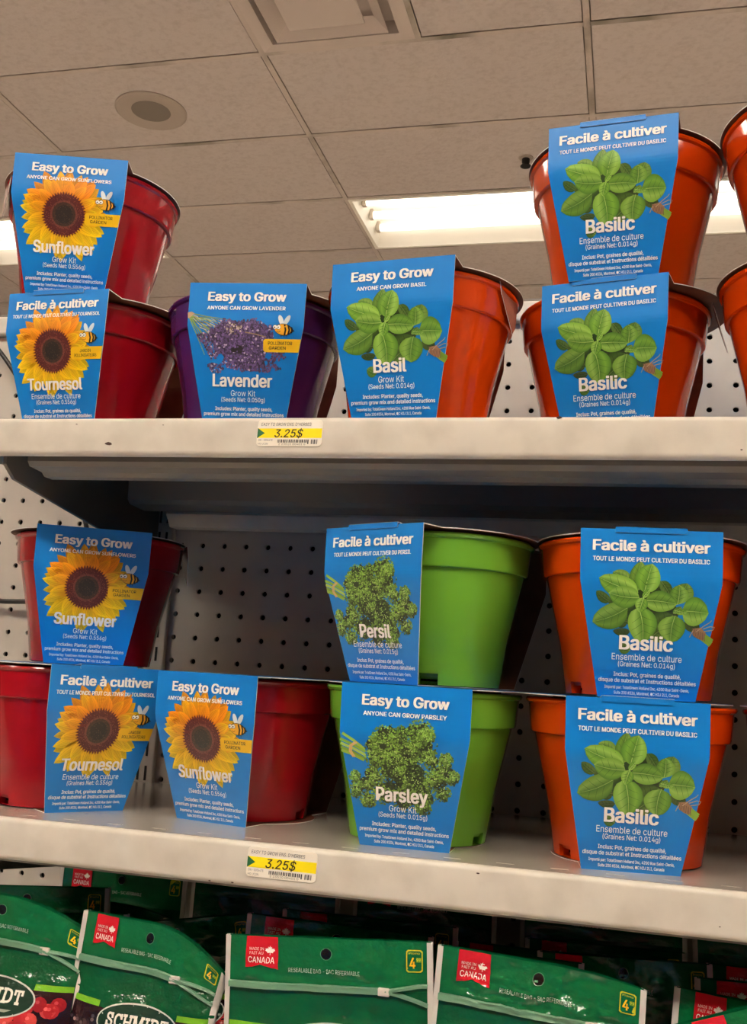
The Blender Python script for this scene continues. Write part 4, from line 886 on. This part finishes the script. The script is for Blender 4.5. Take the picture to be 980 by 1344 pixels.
# ------------------------------------------------------------------ green resealable bags
G1, G2 = (12, 98, 52), (4, 78, 42)
LEAF = [(0, -1), (.16, -.66), (.40, -.78), (.32, -.30), (.56, -.52), (.64, -.36), (.92, -.42), (.82, -.16), (.98, -.02), (.52, .32), (.58, .50), (.06, .42), (.05, .9), (-.05, .9), (-.06, .42), (-.58, .50), (-.52, .32), (-.98, -.02), (-.82, -.16), (-.92, -.42), (-.64, -.36), (-.56, -.52), (-.32, -.30), (-.40, -.78), (-.16, -.66)]
def bag_art(w, h, full):
    """artwork of one bag face; u from -w/2 to w/2, v from the top"""
    A = Art(); s = w/5.9; x = lambda q: (q-2.95)*s
    A.poly([(-w/2, 0), (w/2, 0), (w/2, 1.3), (-w/2, 1.3)], G1, 0)
    A.poly([(-w/2, 1.3), (w/2, 1.3), (w/2, h), (-w/2, h)], G2, 0)
    A.poly([(x(.62), .0), (x(1.55), .0), (x(1.58), .86), (x(1.30), .80), (x(1.05), .74), (x(.80), .82), (x(.60), .84)], (196, 26, 38), 1)
    A.text('MADE IN', x(.93), .33, .42*s, .075, (246, 226, 214), 2, .0); A.text('FAIT AU', x(.93), .44, .40*s, .075, (246, 226, 214), 2, .0)
    A.text('CANADA', x(1.08), .62, .78*s, .16, (250, 238, 226), 2, .01)
    A.poly([(x(1.33)+.15*s*p, .37+.13*q) for p, q in LEAF], (250, 238, 226), 2)
    A.ell(x(2.95), .40, .17*s, .165, (84, 140, 104), 1, 22); A.ell(x(2.95), .40, .15*s, .148, (12, 16, 12), 1.5, 22)
    A.text('RESEALABLE BAG - SAC REFERMABLE', x(2.9), .86, 2.05*s, .115, (186, 208, 186), 1, .0)
    for r, c in ((0, (196, 190, 40)), (.03, G1)):
        A.poly([(x(5.2)+r, .24+r), (x(5.25)+r, .2+r), (x(5.6)-r, .2+r), (x(5.65)-r, .24+r), (x(5.65)-r, .74-r), (x(5.6)-r, .78-r), (x(5.25)+r, .78-r), (x(5.2)+r, .74-r)], c, 1+r*10)
    A.text('Promo', x(5.42), .285, .3*s, .06, (196, 190, 40), 2, 0); A.text('4', x(5.37), .54, .17*s, .28, (246, 190, 30), 2, .03)
    A.poly([(x(5.47), .4), (x(5.61), .4), (x(5.61), .52), (x(5.47), .52)], (110, 150, 40), 2); A.text('99', x(5.54), .46, .11*s, .08, (220, 214, 60), 2.3, 0)
    if full:
        for a, b in ((0.16, 1.5), (4.6, 5.74)):
            A.poly([(x(a), 2.26), (x(b), 2.26), (x(b), 2.42), (x(a), 2.42)], (112, 172, 40), 1)
        rng = random.Random(11)
        A.poly([(x(.16), 2.42), (x(5.74), 2.42), (x(5.74), 5.6), (x(.16), 5.6)], (42, 20, 24), 1)
        for k in range(150):
            q = rng.uniform(.4, 5.5); v = rng.uniform(2.7, 5.4)
            c = rng.choice([(176, 40, 44), (200, 70, 66), (150, 30, 36)]) if q > 3.6 else rng.choice([(46, 26, 30), (70, 34, 36), (30, 24, 30), (120, 90, 84), (60, 44, 46)])
            A.ell(x(q), v, .22*s, .2, c, 1.2+rng.random()*1.2, 12, rng.random()); A.ell(x(q)-.06, v-.06, .06, .05, tuple(min(255, y+40) for y in c), 2.6, 8)
        A.ell(x(3.15), 2.70, 1.60*s, .56, (206, 208, 196), 3, 40); A.ell(x(3.15), 2.70, 1.55*s, .52, (30, 58, 44), 3.3, 40)
        A.text('SCHMIDT', x(3.15), 2.64, 2.4*s, .36, (244, 236, 222), 4, .03, slab=True)
        A.poly([(x(2.3), 2.98), (x(4.1), 2.98), (x(3.9), 3.05), (x(2.5), 3.05)], (150, 156, 140), 4)
    k, dv = (46, .07) if full else (14, .2)
    A.cut(us=[-w/2+w*i/k for i in range(1, k)], vs=[dv*i for i in range(1, int(min(h, 3.6)/dv))]+[3.8, 4.2, 4.6, 5.2, 6, 7])
    return A
def bag(loc, w, h, rot, seed, label, lean=0.0, yaw=0.0, droop=(0, 0), bulge=.75, crumple=.035, full=True, front=True):
    t = tag(empty('resealable_bag', W(*loc), R(yaw)), label, 'bag', 'green resealable bags on the base shelf')
    rl = R(rot); cr, sr = math.cos(rl), math.sin(rl)
    def shape(u, v):
        e = 1-min(1, (abs(u)/(w/2))**3)
        d = .05+bulge*e*min(1, max(0, (v-1.0)/2.6))**1.2 + .05*e
        q = Vector((u*.55+seed*7.1, v*.75, seed*3.3))
        n = noise.noise(q)*.16*e*(.5+min(1, v/2.0)) + noise.noise(q*3.1)*crumple*e + (abs(noise.noise(Vector((u*3.2+seed, v*5.5, 2.2))))*crumple*1.7*e*(math.exp(-((v-1.0)/.42)**2)+.35) if full else 0) + noise.noise(Vector((u*1.2+seed, v*7, 1.7)))*crumple*.9*e*math.exp(-((v-1.05)/.30)**2)
        return d, n
    def place(u, v, y):
        dl, dr = droop; k = max(0.0, 1-v/2.2)
        f = (max(0, u/(w/2))**2)*dr + (max(0, -u/(w/2))**2)*dl
        v2 = v+f*k; y += f*k*.45
        X, Zz = u*cr+v2*sr, u*sr-v2*cr
        y += lean*v2
        return Vector((X, y, Zz))
    def fmap(u, v, l):
        d, n = shape(u, v); return place(u, v, -d-n-EPS*l*2.6-(.02 if l > 0 else 0))
    A = bag_art(w, h, full); A.mapto(fmap); bm, cl = A.bm, A.cl
    for f in bm.faces: f.smooth = True
    g = [[bm.verts.new(place(-w/2+w*i/10, h*j/12, shape(-w/2+w*i/10, h*j/12)[0]*.9+.04)) for i in range(11)] for j in range(13)]
    for j in range(12):
        for i in range(10):
            f = bm.faces.new((g[j][i], g[j+1][i], g[j+1][i+1], g[j][i+1])); f.smooth = True
            for l in f.loops: l[cl] = lin(G2)
    finish(bm, 'bag_body', M['bag'], t)
    for s in (-1, 1):                       # pale welded side seams
        bm = bmesh.new(); n = 26; a = []
        for j in range(n+1):
            v = h*j/n
            a.append([bm.verts.new(place(s*(w/2+dx), v, yy)) for dx, yy in ((-.14, -shape(s*(w/2-.14), v)[0]-shape(s*(w/2-.14), v)[1]-.02), (.02, -.06), (.02, .05), (-.12, .12))])
        for j in range(n):
            for k in range(3): bm.faces.new((a[j][k], a[j+1][k], a[j+1][k+1], a[j][k+1]))
        bmesh.ops.recalc_face_normals(bm, faces=bm.faces)
        finish(bm, 'side_seam', M['seam'], t, smooth=60)
    if front:
        def strip(pts, wd, off, name, m, par):
            bm = bmesh.new(); rows = []
            for u, v in pts:
                rows.append([bm.verts.new(fmap(u, v+dv, off/EPS)) if inn else bm.verts.new(fmap(u, v+dv, 0)) for dv, inn in ((-wd/2-.02, 0), (-wd/2, 1), (-wd/6, 1), (0, .6), (wd/6, 1), (wd/2, 1), (wd/2+.02, 0))])
            for p, q in zip(rows, rows[1:]):
                for k in range(6): bm.faces.new((p[k], q[k], q[k+1], p[k+1]))
            bmesh.ops.recalc_face_normals(bm, faces=bm.faces)
            return finish(bm, name, m, par, smooth=60)
        us = [-w/2+.12+(w-.24)*i/40 for i in range(41)]; us_ = w/2-1.35
        z = strip([(u, 1.30) for u in us if u <= us_+.02], .15, .03, 'zip_strip', M['zip'], t)
        strip([(u, 1.30-.16*min(1, (u-us_)/1.0)) for u in us if u >= us_-.1], .07, .03, 'zip_edge', M['zip'], z)
        strip([(u, 1.31+.32*max(0, (u-us_)/1.2)**1.5) for u in us if u >= us_-.1], .07, .03, 'zip_edge', M['zip'], z)
        bm = bmesh.new(); c = fmap(us_, 1.30, 0); box(bm, c.x-.17, c.x+.17, c.y-.10, c.y+.02, c.z-.11, c.z+.11, bevel=.04)
        finish(bm, 'zip_slider', M['slider'], z, smooth=40)
    return t
DECK = -21.74
def B(x0, z0, x1, z1, y, seed, label, **k):
    w = math.hypot(x1-x0, z1-z0); rot = math.degrees(math.atan2(z1-z0, x1-x0))
    k.setdefault('lean', -.05)
    h = min(8.6, min(z0, z1)-DECK-.02-k.get('hcut', 0)); k.pop('hcut', None)
    return bag(((x0+x1)/2, y, (z0+z1)/2), w, h, rot, seed, label, **k)
B(-2.5, -12.5, 3.4, -12.62, -11.5, 1, 'green Schmidt bag at the front left with a clipped drooping corner', droop=(0, .95), bulge=.8)
B(3.12, -12.74, 7.75, -13.0, -11.4, 2, 'green Schmidt bag with a sloping top right of the leftmost bag', droop=(0, 1.25), bulge=.75, crumple=.03)
B(7.82, -12.89, 13.9, -12.43, -11.5, 3, 'green bag lying flat-topped at the front between two white seams', bulge=.7, crumple=.05)
B(14.1, -12.47, 19.72, -12.72, -11.5, 4, 'shiny wrinkled green bag at the front under the lower basil pots', droop=(0, .3), crumple=.10)
B(20.3, -13.6, 25.2, -11.75, -12.2, 5, 'green bag tilted up steeply in the bottom right corner', hcut=1.0)
B(20.5, -13.1, 25.6, -13.5, -10.3, 6, 'green bag leaning behind the tilted corner bag', lean=-.1, front=False)
B(21.1, -13.12, 26.6, -12.95, -9.0, 7, 'green bag whose dark edge shows over the leaning right hand bag', front=False)
B(7.75, -12.68, 13.6, -12.74, -9.6, 8, 'green bag directly behind the flat-topped front bag', front=False)
B(13.3, -12.95, 18.0, -12.97, -9.6, 9, 'green bag directly behind the shiny wrinkled bag', front=False)
B(16.6, -13.08, 21.6, -12.88, -8.3, 10, 'green bag with a showing price emblem behind the right front bags', front=False, crumple=.08)
B(2.3, -13.9, 7.45, -12.98, -8.3, 11, 'green crinkled bag behind the sloping bag', crumple=.12, front=True)
B(-2.2, -13.8, 3.6, -13.2, -9.4, 12, 'green bag directly behind the clipped-corner bag', front=False)
B(-4.3, -13.4, 1.9, -12.9, -7.5, 13, 'green bag in the third row below the left pegboard', front=False)
B(-1.9, -13.75, 4.25, -13.65, -6.1, 14, 'green bag in the dark fourth row left of centre', front=False, droop=(0, .6))
B(8.0, -13.07, 13.9, -13.03, -6.8, 15, 'green bag in the third row behind the middle bags', front=False)
B(13.8, -13.45, 18.6, -13.48, -6.6, 16, 'green bag in the third row behind the shiny bag', front=False)
B(-2.95, -13.36, 2.5, -13.3, -2.2, 17, 'green bag hard against the back panel at the left', front=False, full=False)
B(2.75, -12.6, 8.7, -12.5, -2.2, 18, 'green bag against the back panel, second from the left', front=False, full=False)
B(9.3, -12.7, 14.6, -12.6, -2.3, 19, 'green bag in deep shadow against the back panel at the middle', front=False, full=False)
B(15.5, -12.6, 21.2, -12.5, -2.3, 20, 'green bag in deep shadow against the back panel behind the basil side', front=False, full=False)
B(21.4, -12.6, 26.9, -12.4, -2.3, 21, 'green bag in deep shadow against the back panel at the far right', front=False, full=False)
B(15.9, -13.59, 21.1, -13.48, -4.6, 22, 'green bag in the dark fourth row right of centre', front=False)
B(21.6, -13.3, 27.0, -13.2, -6.4, 23, 'green bag in the third row at the right', front=False, crumple=.08)
